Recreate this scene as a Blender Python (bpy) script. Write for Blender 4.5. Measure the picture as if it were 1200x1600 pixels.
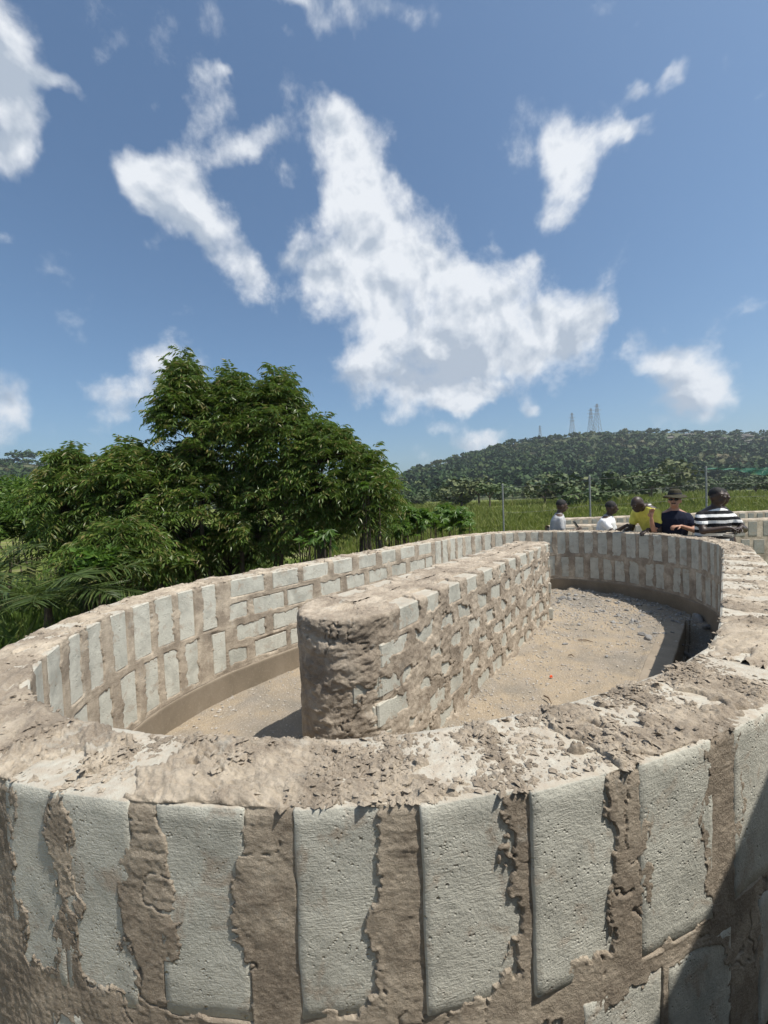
import bpy, math, random
import numpy as np
from mathutils import Vector, Matrix, Quaternion

for o in list(bpy.data.objects): bpy.data.objects.remove(o)
scene = bpy.context.scene
col = scene.collection
random.seed(7)
RNG = np.random.default_rng(7)

# ------------------------------------------------------------------ camera
CAM_H = 1.70                     # eye height above the ground outside the tank
FPX, PITCH, ROLL = 634.8, 0.0313, 0.0375
_F = np.array([0, math.cos(PITCH), -math.sin(PITCH)])
_R0 = np.array([1.0, 0, 0]); _U0 = np.cross(_R0, _F)
_R = _R0*math.cos(ROLL) - _U0*math.sin(ROLL)
_U = _U0*math.cos(ROLL) + _R0*math.sin(ROLL)
cd = bpy.data.cameras.new('camera'); cam = bpy.data.objects.new('camera', cd); col.objects.link(cam)
cd.sensor_fit = 'VERTICAL'; cd.sensor_height = 24.0; cd.sensor_width = 18.0
cd.lens = 24.0*FPX/1600.0
cd.clip_start = 0.05; cd.clip_end = 5000
M = Matrix.Identity(4)
for i in range(3):
    M[i][0] = _R[i]; M[i][1] = _U[i]; M[i][2] = -_F[i]
M[2][3] = CAM_H
cam.matrix_world = M
scene.camera = cam

def ray(x, y):                    # world direction through a point of the 1200x1600 photograph
    return _F + _R*(x-600)/FPX - _U*(y-800)/FPX
def at(x, y, Y):                  # the point at depth Y along it
    r = ray(x, y); p = r*(Y/r[1]); return np.array([p[0], p[1], p[2]+CAM_H])

# plan axes of the tank: n to its right, d along it
TH = 0.7006
AD = np.array([math.sin(TH), math.cos(TH)]); AN = np.array([math.cos(TH), -math.sin(TH)])
def nd(n, d): return n*AN + d*AD
def wpt(n, d, z):
    p = nd(n, d); return np.array([p[0], p[1], z])

# ------------------------------------------------------------------ light
SUN = nd(0.52, 0.13); SUN = np.array([SUN[0], SUN[1], 1.0]); SUN /= np.linalg.norm(SUN)
SUN_EL = math.asin(SUN[2]); SUN_ROT = math.atan2(SUN[0], SUN[1])
ld = bpy.data.lights.new('sun', 'SUN'); ld.energy = 5.0; ld.angle = math.radians(0.53); ld.color = (1.0, 0.945, 0.86)
sun = bpy.data.objects.new('sun', ld); col.objects.link(sun)
sun.rotation_euler = Vector(SUN).to_track_quat('Z', 'Y').to_euler(); sun.location = (6, -6, 14)

vs = scene.view_settings
vs.view_transform = 'Standard'; vs.look = 'None'; vs.gamma = 1.0; vs.use_curve_mapping = False
vs.exposure = 0.13

world = bpy.data.worlds.new('World'); scene.world = world; world.use_nodes = True
world.cycles.sampling_method = 'MANUAL'; world.cycles.sample_map_resolution = 256
scene.cycles.max_bounces = 5; scene.cycles.diffuse_bounces = 2; scene.cycles.glossy_bounces = 2; scene.cycles.transmission_bounces = 3; scene.cycles.transparent_max_bounces = 8; scene.cycles.volume_bounces = 0
SKY_STRENGTH = 0.108
def build_world():
    nt = world.node_tree; N = nt.nodes; L = nt.links; N.clear()
    out = N.new('ShaderNodeOutputWorld'); bg = N.new('ShaderNodeBackground'); L.new(bg.outputs[0], out.inputs[0])
    bg.inputs[1].default_value = SKY_STRENGTH
    sky = N.new('ShaderNodeTexSky'); sky.sky_type = 'NISHITA'; sky.sun_disc = False
    sky.sun_elevation = SUN_EL; sky.sun_rotation = SUN_ROT; sky.altitude = 100; sky.air_density = 1.0; sky.dust_density = 2.3; sky.ozone_density = 2.2
    tc = N.new('ShaderNodeTexCoord')
    V = tc.outputs['Generated']
    def math_(op, a, b=None, c=None):
        m = N.new('ShaderNodeMath'); m.operation = op
        for i, v in enumerate((a, b, c)):
            if v is None: continue
            if isinstance(v, (int, float)): m.inputs[i].default_value = v
            else: L.new(v, m.inputs[i])
        return m.outputs[0]
    def noise(scale, detail, rough, vec, lac=2.0, dist=0.0):
        t = N.new('ShaderNodeTexNoise'); t.inputs['Scale'].default_value = scale; t.inputs['Detail'].default_value = detail
        t.inputs['Roughness'].default_value = rough; t.inputs['Lacunarity'].default_value = lac; t.inputs['Distortion'].default_value = dist
        L.new(vec, t.inputs['Vector']); return t
    # warp the direction a little so that the cloud bodies get ragged outlines
    wn = noise(5.0, 5, 0.6, V)
    sub = N.new('ShaderNodeVectorMath'); sub.operation = 'SUBTRACT'; L.new(wn.outputs['Color'], sub.inputs[0]); sub.inputs[1].default_value = (.5, .5, .5)
    mad = N.new('ShaderNodeVectorMath'); mad.operation = 'MULTIPLY_ADD'; L.new(sub.outputs[0], mad.inputs[0]); mad.inputs[1].default_value = (.12, .12, .12); L.new(V, mad.inputs[2])
    W = mad.outputs[0]
    def blob(x, y, rx, ry, rot, w, vec):
        c = ray(x, y); c = c/np.linalg.norm(c)
        ca, sa = math.cos(math.radians(rot)), math.sin(math.radians(rot))
        a = ray(x+rx*ca, y+rx*sa); a /= np.linalg.norm(a); b = ray(x-ry*sa, y+ry*ca); b /= np.linalg.norm(b)
        ra = np.linalg.norm(a-c); rb = np.linalg.norm(b-c)
        e1 = (a-c) - c*np.dot(a-c, c); e1 /= np.linalg.norm(e1)
        e2 = np.cross(c, e1)
        mp = N.new('ShaderNodeMapping'); mp.vector_type = 'TEXTURE'; L.new(vec, mp.inputs['Vector'])
        mp.inputs['Location'].default_value = tuple(c)
        mr = Matrix(((e1[0], e2[0], c[0]), (e1[1], e2[1], c[1]), (e1[2], e2[2], c[2])))
        mp.inputs['Rotation'].default_value = tuple(mr.to_euler('XYZ')); mp.inputs['Scale'].default_value = (ra, rb, 0.8)
        ln = N.new('ShaderNodeVectorMath'); ln.operation = 'LENGTH'; L.new(mp.outputs[0], ln.inputs[0])
        r = N.new('ShaderNodeMapRange'); r.interpolation_type = 'SMOOTHSTEP'; L.new(ln.outputs['Value'], r.inputs[0])
        r.inputs[1].default_value = 0.10; r.inputs[2].default_value = 1.45; r.inputs[3].default_value = w*.92; r.inputs[4].default_value = 0.0
        return r.outputs[0]
    def total(blobs, vec, op='ADD'):
        acc = None
        for bl in blobs:
            b = blob(*bl, vec); acc = b if acc is None else math_(op, acc, b)
        return acc
    CL = [ # x, y, rx, ry, rotation, weight: where the cloud bodies of this sky stand
        (515, 200, 60, 34, 60, .95), (555, 280, 80, 58, 50, 1.0), (615, 370, 110, 70, 35, 1.05), (500, 440, 95, 48, -5, 1.0), (640, 480, 160, 95, 15, 1.05),
        (770, 495, 150, 90, 10, 1.1), (862, 540, 70, 66, 20, 1.0), (600, 575, 100, 55, 0, .95), (720, 595, 120, 48, 0, .95), (635, 645, 36, 44, 20, .75),
        (750, 628, 66, 20, 0, .85), (475, 380, 30, 34, 30, .5),
        (325, 165, 46, 50, 60, .85), (230, 262, 62, 46, 30, .9), (300, 240, 60, 50, 10, .6), (395, 222, 74, 32, -20, .85), (290, 325, 95, 46, 30, .9), (370, 410, 32, 80, -25, .85), (235, 375, 30, 26, 0, .5), (443, 270, 32, 22, 30, .65),
        (925, 228, 60, 50, -25, 1.0), (872, 235, 44, 46, -25, .85), (876, 305, 48, 56, 10, 1.05), (975, 215, 40, 16, -10, .6), (1045, 122, 56, 17, -52, .75), (985, 160, 30, 14, -50, .6),
        (565, 18, 105, 48, 0, .95), (445, 0, 44, 20, 0, .8), (443, 55, 16, 20, 0, .6), (555, 80, 16, 30, 0, .45),
        (10, 50, 100, 95, 30, 1.0), (5, 145, 85, 85, 40, .9), (105, 132, 55, 20, 30, .7), (5, 235, 32, 34, 0, .75), (5, 355, 34, 20, 20, .6), (231, 150, 16, 14, 0, .5), (355, 118, 16, 18, 60, .5),
        (180, 628, 66, 42, 20, .95), (258, 592, 56, 66, 60, .95), (5, 650, 48, 76, 0, .95),
        (1008, 540, 50, 56, 10, 1.0), (1060, 575, 62, 48, 20, 1.0), (1120, 612, 66, 42, 0, 1.0), (1050, 640, 130, 42, 0, .8),
        (768, 684, 48, 24, -15, .9), (818, 646, 28, 15, 0, .85), (905, 658, 36, 18, 0, .5), (940, 490, 24, 18, -40, .55), (830, 415, 20, 18, 0, .55), (690, 668, 26, 16, 0, .45), (640, 705, 60, 22, 0, .45),
    ]
    body = total(CL, W)
    body = math_('MINIMUM', body, 1.35)
    # elsewhere in the sky, away from the view, scattered clouds of the same kind
    dv = N.new('ShaderNodeVectorMath'); dv.operation = 'DOT_PRODUCT'; L.new(V, dv.inputs[0]); dv.inputs[1].default_value = tuple(_F)
    far = N.new('ShaderNodeMapRange'); far.interpolation_type = 'SMOOTHSTEP'; L.new(dv.outputs['Value'], far.inputs[0]); far.inputs[1].default_value = .5; far.inputs[2].default_value = .2
    bn = noise(2.6, 2, .5, V)
    br = N.new('ShaderNodeMapRange'); br.interpolation_type = 'SMOOTHSTEP'; L.new(bn.outputs[0], br.inputs[0]); br.inputs[1].default_value = .50; br.inputs[2].default_value = .68
    body = math_('ADD', body, math_('MULTIPLY', br.outputs[0], far.outputs[0]))
    n1 = noise(7.5, 9, .545, V, 2.15, .15)
    n2 = noise(26.0, 6, .6, V, 2.1, .2)
    ed = math_('MULTIPLY_ADD', math_('SUBTRACT', n1.outputs[0], .5), 2.9, body)
    ed = math_('MULTIPLY_ADD', math_('SUBTRACT', n2.outputs[0], .5), .6, ed)
    al = N.new('ShaderNodeMapRange'); al.interpolation_type = 'SMOOTHSTEP'; L.new(ed, al.inputs[0]); al.inputs[1].default_value = .28; al.inputs[2].default_value = 1.22
    # cloud self-shading painted into the colour: thick parts and undersides are greyer
    SH = [(720, 575, 160, 50, 5, .7), (610, 600, 80, 45, 0, .55), (640, 500, 60, 60, 0, .35), (760, 470, 55, 40, 0, .3), (1070, 635, 150, 40, 0, .4), (20, 190, 80, 60, 0, .7), (280, 300, 70, 50, 0, .3), (200, 665, 80, 24, 0, .35), (5, 110, 60, 50, 0, .3)]
    shade = total(SH, W)
    n3 = noise(8.0, 6, .5, V, 2.0, .15)
    # painted puff lighting: density compared with that a little nearer the sun
    off = N.new('ShaderNodeVectorMath'); off.operation = 'ADD'; L.new(V, off.inputs[0]); off.inputs[1].default_value = tuple(SUN*.03)
    n4 = noise(8.0, 6, .5, off.outputs[0], 2.0, .15)
    puff = math_('MULTIPLY', math_('SUBTRACT', n4.outputs[0], n3.outputs[0]), 8.0)
    thin = N.new('ShaderNodeMapRange'); L.new(ed, thin.inputs[0]); thin.inputs[1].default_value = .8; thin.inputs[2].default_value = 1.5; thin.inputs[3].default_value = -.06; thin.inputs[4].default_value = .22
    sh = math_('ADD', math_('ADD', math_('MULTIPLY_ADD', math_('SUBTRACT', n3.outputs[0], .5), 1.2, shade), puff), thin.outputs[0])
    sh = math_('MULTIPLY', math_('MINIMUM', math_('MAXIMUM', sh, 0.0), 1.0), .85)
    cr = N.new('ShaderNodeMix'); cr.data_type = 'RGBA'; L.new(sh, cr.inputs[0])
    k = 1.0/SKY_STRENGTH
    cr.inputs[6].default_value = (.80*k, .83*k, .87*k, 1); cr.inputs[7].default_value = (.36*k, .43*k, .53*k, 1)
    tint = N.new('ShaderNodeMix'); tint.data_type = 'RGBA'; tint.blend_type = 'MULTIPLY'; tint.inputs[0].default_value = 1.0
    L.new(sky.outputs[0], tint.inputs[6]); tint.inputs[7].default_value = SKY_TINT
    mx = N.new('ShaderNodeMix'); mx.data_type = 'RGBA'; L.new(math_('MULTIPLY', al.outputs[0], .97), mx.inputs[0])
    L.new(tint.outputs[2], mx.inputs[6]); L.new(cr.outputs[2], mx.inputs[7]); L.new(mx.outputs[2], bg.inputs[0])
SKY_TINT = (.85, 1.05, 1.13, 1)
build_world()

# ------------------------------------------------------------------ helpers
def tag(o, label=None, cat=None, group=None, kind=None):
    if label: o['label'] = label
    if cat: o['category'] = cat
    if group: o['group'] = group
    if kind: o['kind'] = kind
    return o
def empty(name, loc, rz=0.0):
    o = bpy.data.objects.new(name, None); col.objects.link(o); o.location = tuple(loc); o.rotation_euler = (0, 0, rz)
    o.empty_display_size = .1; return o
def obj(name, mesh, mat=None, parent=None, loc=None):
    o = bpy.data.objects.new(name, mesh); col.objects.link(o)
    if mat is not None and not mesh.materials: mesh.materials.append(mat)
    if parent is not None:
        o.parent = parent
        if loc is None: o.location = tuple(-Vector(parent.location)) if parent.rotation_euler.z == 0 else (0, 0, 0)
    if loc is not None: o.location = tuple(loc)
    return o
def quads_mesh(name, V, Q, smooth=True):
    V = np.asarray(V, np.float32).reshape(-1, 3); Q = np.asarray(Q, np.int32); k = Q.shape[1]
    me = bpy.data.meshes.new(name); me.vertices.add(len(V)); me.vertices.foreach_set('co', V.ravel())
    me.loops.add(Q.size); me.loops.foreach_set('vertex_index', Q.ravel())
    me.polygons.add(len(Q)); me.polygons.foreach_set('loop_start', np.arange(0, Q.size, k, dtype=np.int32))
    me.polygons.foreach_set('loop_total', np.full(len(Q), k, np.int32))
    me.polygons.foreach_set('use_smooth', np.full(len(Q), smooth))
    me.update(calc_edges=True); me.validate(); return me
def grid_quads(a, b, off=0, wrap=False):       # a rows, b columns
    i = np.arange(a-1)[:, None]; j = np.arange(b if wrap else b-1)[None, :]; j2 = (j+1) % b
    return (np.stack([i*b+j, i*b+j2, (i+1)*b+j2, (i+1)*b+j], -1) + off).reshape(-1, 4)
def _hash(ix, iy, iz, seed):
    h = (ix*374761393 + iy*668265263 + iz*2147483647 + seed*1274126177) & 0xFFFFFFFF
    h = ((h ^ (h >> 13))*1274126177) & 0xFFFFFFFF
    h = h ^ (h >> 16)
    return (h & 0xFFFFFF)/float(0xFFFFFF)*2-1
def vnoise(x, y, z=0.0, seed=0):
    x, y, z = np.broadcast_arrays(np.asarray(x, float), np.asarray(y, float), np.asarray(z, float))
    fx, fy, fz = np.floor(x), np.floor(y), np.floor(z); ix, iy, iz = fx.astype(np.int64), fy.astype(np.int64), fz.astype(np.int64)
    x = x-fx; y = y-fy; z = z-fz
    u, v, w = x*x*x*(x*(x*6-15)+10), y*y*y*(y*(y*6-15)+10), z*z*z*(z*(z*6-15)+10)
    def H(a, b, c): return _hash(ix+a, iy+b, iz+c, seed)
    if not np.any(z):
        r0 = H(0,0,0)*(1-u)+H(1,0,0)*u; r1 = H(0,1,0)*(1-u)+H(1,1,0)*u
        return r0*(1-v)+r1*v
    r = 0
    for c, wz in ((0, 1-w), (1, w)):
        r0 = H(0,0,c)*(1-u)+H(1,0,c)*u; r1 = H(0,1,c)*(1-u)+H(1,1,c)*u
        r = r+(r0*(1-v)+r1*v)*wz
    return r
def fbm(x, y, z=0.0, oct=4, seed=0, gain=.5):
    a, s, r, t = 1.0, 1.0, 0, 0
    x, y, z = np.asarray(x, float), np.asarray(y, float), np.asarray(z, float)
    for o in range(oct):
        r = r + a*vnoise(x*s+o*17.3, y*s-o*9.7, z*s, seed+o*31); t += a; a *= gain; s *= 2.03
    return r/t
def sstep(a, b, x):
    t = np.clip((x-a)/(b-a), 0, 1); return t*t*(3-2*t)
def terrace(x, k, sharp=.25):                     # flaky layers with steep edges
    y = x*k; f = np.floor(y); r = y-f; return (f+sstep(.5-sharp/2, .5+sharp/2, r))/k

# ------------------------------------------------------------------ materials
def new_mat(name):
    m = bpy.data.materials.new(name); m.use_nodes = True; nt = m.node_tree
    return m, nt, nt.nodes, nt.links, nt.nodes['Principled BSDF']
class NB:                                          # small node builder
    def __init__(s, nt): s.N = nt.nodes; s.L = nt.links
    def noise(s, vec, scale, detail=4, rough=.55, dist=0.0, col=False):
        t = s.N.new('ShaderNodeTexNoise'); t.inputs['Scale'].default_value = scale; t.inputs['Detail'].default_value = detail
        t.inputs['Roughness'].default_value = rough; t.inputs['Distortion'].default_value = dist
        if vec is not None: s.L.new(vec, t.inputs['Vector'])
        return t.outputs['Color' if col else 0]
    def voro(s, vec, scale, feature='F1', rand=1.0):
        t = s.N.new('ShaderNodeTexVoronoi'); t.feature = feature; t.inputs['Scale'].default_value = scale; t.inputs['Randomness'].default_value = rand
        if vec is not None: s.L.new(vec, t.inputs['Vector'])
        return t.outputs['Distance']
    def ramp(s, fac, stops):
        t = s.N.new('ShaderNodeValToRGB'); e = t.color_ramp.elements
        while len(e) < len(stops): e.new(.5)
        for k, (p, c) in enumerate(stops):
            e[k].position = p; e[k].color = (*c, 1) if len(c) == 3 else c
        s.L.new(fac, t.inputs[0]); return t.outputs[0]
    def mix(s, fac, a, b, mode='MIX'):
        t = s.N.new('ShaderNodeMix'); t.data_type = 'RGBA'; t.blend_type = mode
        for i, v in ((0, fac), (6, a), (7, b)):
            if isinstance(v, (int, float)): t.inputs[i].default_value = v
            elif isinstance(v, tuple): t.inputs[i].default_value = (*v, 1) if len(v) == 3 else v
            else: s.L.new(v, t.inputs[i])
        return t.outputs[2]
    def math(s, op, a, b=0.0, c=0.0):
        t = s.N.new('ShaderNodeMath'); t.operation = op
        for i, v in enumerate((a, b, c)):
            if isinstance(v, (int, float)): t.inputs[i].default_value = v
            else: s.L.new(v, t.inputs[i])
        return t.outputs[0]
    def range(s, v, a, b, c=0.0, d=1.0):
        t = s.N.new('ShaderNodeMapRange'); s.L.new(v, t.inputs[0])
        for i, k in enumerate((a, b, c, d)): t.inputs[i+1].default_value = k
        return t.outputs[0]
    def bump(s, h, strength, dist, normal=None):
        t = s.N.new('ShaderNodeBump'); t.inputs['Strength'].default_value = strength; t.inputs['Distance'].default_value = dist
        s.L.new(h, t.inputs['Height'])
        if normal is not None: s.L.new(normal, t.inputs['Normal'])
        return t.outputs[0]
    def mapping(s, vec, scale):
        t = s.N.new('ShaderNodeMapping'); t.inputs['Scale'].default_value = scale; s.L.new(vec, t.inputs[0]); return t.outputs[0]
def wcoord(nt):                                    # world position
    g = nt.nodes.new('ShaderNodeNewGeometry'); return g.outputs['Position'], g

def make_block_mat(name='block_concrete', base=(.60, .585, .505), dirt=.85):
    m, nt, N, L, P = new_mat(name); b = NB(nt); pos, g = wcoord(nt)
    oi = N.new('ShaderNodeObjectInfo')
    big = b.noise(pos, 7, 6, .65, .3); fine = b.noise(pos, 120, 5, .7); streak = b.noise(b.mapping(pos, (45, 45, 260)), 1.0, 3, .65)
    c = b.ramp(big, [(.30, tuple(v*.70 for v in base)), (.47, tuple(v*.93 for v in base)), (.56, base), (.74, tuple(min(1, v*1.14) for v in base))])
    c = b.mix(b.range(fine, .38, .68, 0, .36), c, tuple(v*.66 for v in base))
    c = b.mix(b.math('MULTIPLY', oi.outputs['Random'], .34), c, (base[0]*.74, base[1]*.76, base[2]*.76))
    # grey damp patches and cement smeared over parts of the face
    c = b.mix(b.range(b.noise(pos, 4.3, 6, .65, .6), .50, .66, 0, .55), c, (.30, .295, .255))
    sm = b.range(b.noise(pos, 11, 7, .70, .6), .545, .66, 0, dirt)
    c = b.mix(sm, c, (.40, .335, .265))
    # dust settled on upward faces
    sx = N.new('ShaderNodeSeparateXYZ'); L.new(g.outputs['Normal'], sx.inputs[0])
    c = b.mix(b.math('MULTIPLY', b.range(sx.outputs['Z'], .5, .9, 0, 1), b.range(b.noise(pos, 24, 6, .7), .32, .62, .15, .85)), c, (.42, .355, .28))
    L.new(c, P.inputs['Base Color']); P.inputs['Roughness'].default_value = .97; P.inputs['Specular IOR Level'].default_value = .1
    pits = b.voro(pos, 80); pm = b.range(b.noise(pos, 13, 3), .52, .60, 0, 1)
    pit = b.math('MULTIPLY', b.range(pits, .0, .30, -1, 0), pm)
    hole = b.math('MULTIPLY', b.range(b.voro(pos, 33), .0, .17, -1, 0), b.range(b.noise(pos, 8, 3), .55, .62, 0, 1))
    h = b.math('MULTIPLY_ADD', hole, 2.5, b.math('MULTIPLY_ADD', pit, 1.6, b.math('MULTIPLY_ADD', b.math('MULTIPLY', streak, b.range(b.noise(pos, 9, 3), .4, .62, .05, .8)), .8, b.math('MULTIPLY_ADD', b.noise(pos, 28, 4, .6), .9, b.math('MULTIPLY', fine, .9)))))
    n1 = b.bump(h, .95, .0042)
    L.new(n1, P.inputs['Normal']); return m
def make_mortar_mat(name='mortar', base=(.360, .298, .230), light=(.61, .525, .41)):
    m, nt, N, L, P = new_mat(name); b = NB(nt); pos, g = wcoord(nt)
    big = b.noise(pos, 5, 6, .65, .4); mid = b.noise(pos, 22, 6, .65, .3); fine = b.noise(pos, 210, 6, .78)
    c = b.ramp(big, [(.33, tuple(v*.60 for v in base)), (.45, tuple(v*.92 for v in base)), (.57, tuple(.45*v+.55*w for v, w in zip(base, light))), (.68, light)])
    c = b.mix(b.range(mid, .42, .68, 0, .5), c, tuple(v*.70 for v in base))
    c = b.mix(b.range(fine, .48, .68, 0, .5), c, (.56, .48, .385)); c = b.mix(b.range(fine, .44, .30, 0, .5), c, tuple(v*.55 for v in base))
    # thin grey cement wash
    c = b.mix(b.range(b.noise(pos, 9, 5, .7, .5), .60, .70, 0, .55), c, (.46, .44, .385))
    L.new(c, P.inputs['Base Color']); P.inputs['Roughness'].default_value = .97; P.inputs['Specular IOR Level'].default_value = .1
    clod = b.voro(b.mapping(pos, (1, 1, 1.3)), 90)
    h = b.math('MULTIPLY_ADD', clod, .35, b.math('MULTIPLY_ADD', mid, .45, b.math('MULTIPLY', fine, 1.1)))
    L.new(b.bump(h, .95, .0048), P.inputs['Normal']); return m
M_BLOCK = make_block_mat(); M_MORTAR = make_mortar_mat()
M_MUD = make_mortar_mat('mud_mortar', (.335, .275, .212), (.55, .47, .37))
# ------------------------------------------------------------------ the tank wall
Z_TOP, Z_FLOOR, HS = 1.049, 0.048, 0.79           # crown, floor inside, height of the block work
Z_FOOT = Z_TOP-HS                                  # top of the concrete footing band
T_W = 0.25
def tank_plan():
    nc, c1, c2, R = -1.666, 1.85, 5.54, 1.635
    pts = [(-.03,2.5),(-.04,2.2),(-.08,2.0),(-.14,1.81),(-.23,1.59),(-.36,1.35),(-.48,1.15),(-.6,.97),(-.73,.82),(-.89,.68),(-1.09,.54),(-1.35,.40),(-1.56,.31),(-1.85,.25),(-2.14,.28)]
    for a in np.linspace(math.radians(-115), math.radians(-180), 9): pts.append((nc+R*math.cos(a), c1+R*math.sin(a)))
    for t in np.linspace(c1, c2, 8)[1:]: pts.append((nc-R, t))
    for a in np.linspace(math.pi, 0, 25)[1:]: pts.append((nc+R*math.cos(a), c2+R*math.sin(a)))
    for t in np.linspace(c2, 2.5, 8)[1:-1]: pts.append((nc+R, t))
    return smooth_closed(np.array(pts), 2000, 22)
def resample(p, N):
    q = np.vstack([p, p[:1]]); L = np.r_[0, np.cumsum(np.hypot(*np.diff(q, axis=0).T))]
    s = np.linspace(0, L[-1], N, endpoint=False); return np.c_[np.interp(s, L, q[:, 0]), np.interp(s, L, q[:, 1])], L[-1]
def smooth_closed(p, N, sig):
    c, L = resample(p, N); w = int(sig*3); k = np.exp(-.5*(np.arange(-w, w+1)/sig)**2); k /= k.sum()
    for j in (0, 1): c[:, j] = np.convolve(np.r_[c[-w:, j], c[:, j], c[:w, j]], k, 'valid')
    return resample(c, N)
class Loop:                                        # closed plan curve in world xy with outward normals
    def __init__(s, c_nd, L):
        s.L = L; s.P = c_nd[:, :1]*AN + c_nd[:, 1:]*AD
        t = np.roll(s.P, -3, 0)-np.roll(s.P, 3, 0); t /= np.hypot(*t.T)[:, None]
        Nn = np.c_[-t[:, 1], t[:, 0]]
        if ((s.P-s.P.mean(0))*Nn).sum() < 0: Nn = -Nn
        s.N = Nn; s.n = len(c_nd)
    def _i(s, a, arr):
        x = (np.asarray(a)/s.L*s.n) % s.n; i = np.floor(x).astype(int); f = (x-i)[..., None]
        return arr[i % s.n]*(1-f)+arr[(i+1) % s.n]*f
    def pos(s, a): return s._i(a, s.P)
    def nrm(s, a):
        v = s._i(a, s.N); return v/np.hypot(v[..., 0], v[..., 1])[..., None]
    def scale(s, a, off):                          # length of ds at an outward offset
        e = .03; p = s.pos(np.asarray(a)+e)+s.nrm(np.asarray(a)+e)*off; q = s.pos(np.asarray(a)-e)+s.nrm(np.asarray(a)-e)*off
        return np.hypot(*(p-q).T).T/(2*e) if np.ndim(a) else float(np.hypot(*(p-q))/(2*e))
TANK = Loop(*tank_plan())
def thick(s):                                      # the right side is a little thicker than the rest
    s = np.asarray(s, float) % TANK.L; return T_W+.050*(sstep(2.15, 1.25, s)+sstep(14.3, 15.5, s)*(s > 3))
HO = 0.90                                          # height of the outer sheet
U_TOP, U_IN, U_END = HO, HO+T_W, HO+T_W+HS
# blocks: centre s, width along the wall, unrolled range u0..u1, z range, kind
blocks = []
near_ranges = [(2.69,2.585),(2.545,2.395),(2.305,2.150),(2.025,1.875),(1.79,1.625),(1.575,1.385),(1.32,1.085),(.985,.76),(.66,.45)]
for a, b_ in near_ranges:
    sc = (a+b_)/2; w = (a-b_)*TANK.scale(sc, T_W)*1.19; hh = .485+random.uniform(-.014, .014)
    w = min(max(w, .175), .262)
    blocks.append(dict(s=sc, w=w, z0=Z_TOP-hh, z1=Z_TOP-.004, rows='top', near=True))
    blocks.append(dict(s=sc-.09+random.uniform(-.02, .02), w=w*.97, z0=Z_TOP-hh-.055-.40, z1=Z_TOP-hh-.055, rows='low', near=True))
def soldiers(s0, s1, pitch=.2, w=.137):
    n = int(round((s1-s0)/pitch)); p = (s1-s0)/n
    for k in range(n):
        s = s0+(k+.5)*p+random.uniform(-.012, .012); ww = w*random.uniform(.88, 1.1)
        blocks.append(dict(s=s, w=ww, z0=Z_FOOT+.42+random.uniform(-.012, .012), z1=Z_TOP-.004, rows='top'))
        blocks.append(dict(s=s+.05+random.uniform(-.03, .03), w=w*random.uniform(.85, 1.08), z0=Z_FOOT+.03, z1=Z_FOOT+.375+random.uniform(-.012, .008), rows='low'))
def stretchers(s0, s1, pitch=.385, w=.335):
    for r in range(4):
        z1 = Z_TOP-.004-r*.1965; z0 = z1-.158; n = int(round((s1-s0)/pitch)); p = (s1-s0)/n
        for k in range(n+(r % 2)):
            s = s0+(k+.5-.5*(r % 2))*p+random.uniform(-.02, .02); ww = w*random.uniform(.86, 1.06)
            if r % 2 and k in (0, n): ww *= .6; s += .09*(1 if k == 0 else -1)
            blocks.append(dict(s=s, w=ww, z0=z0+random.uniform(-.006, .006), z1=z1-(random.uniform(0, .01) if r else 0), rows='top' if r == 0 else 'low'))
soldiers(2.74, 3.44, .235); soldiers(3.44, 5.34, .205, .148); stretchers(5.40, 8.62); soldiers(8.66, 14.25, .205, .148); stretchers(14.3, 17.2); soldiers(17.22, 17.305+.74, .205)
for b_ in blocks: b_['seed'] = random.random()

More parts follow.
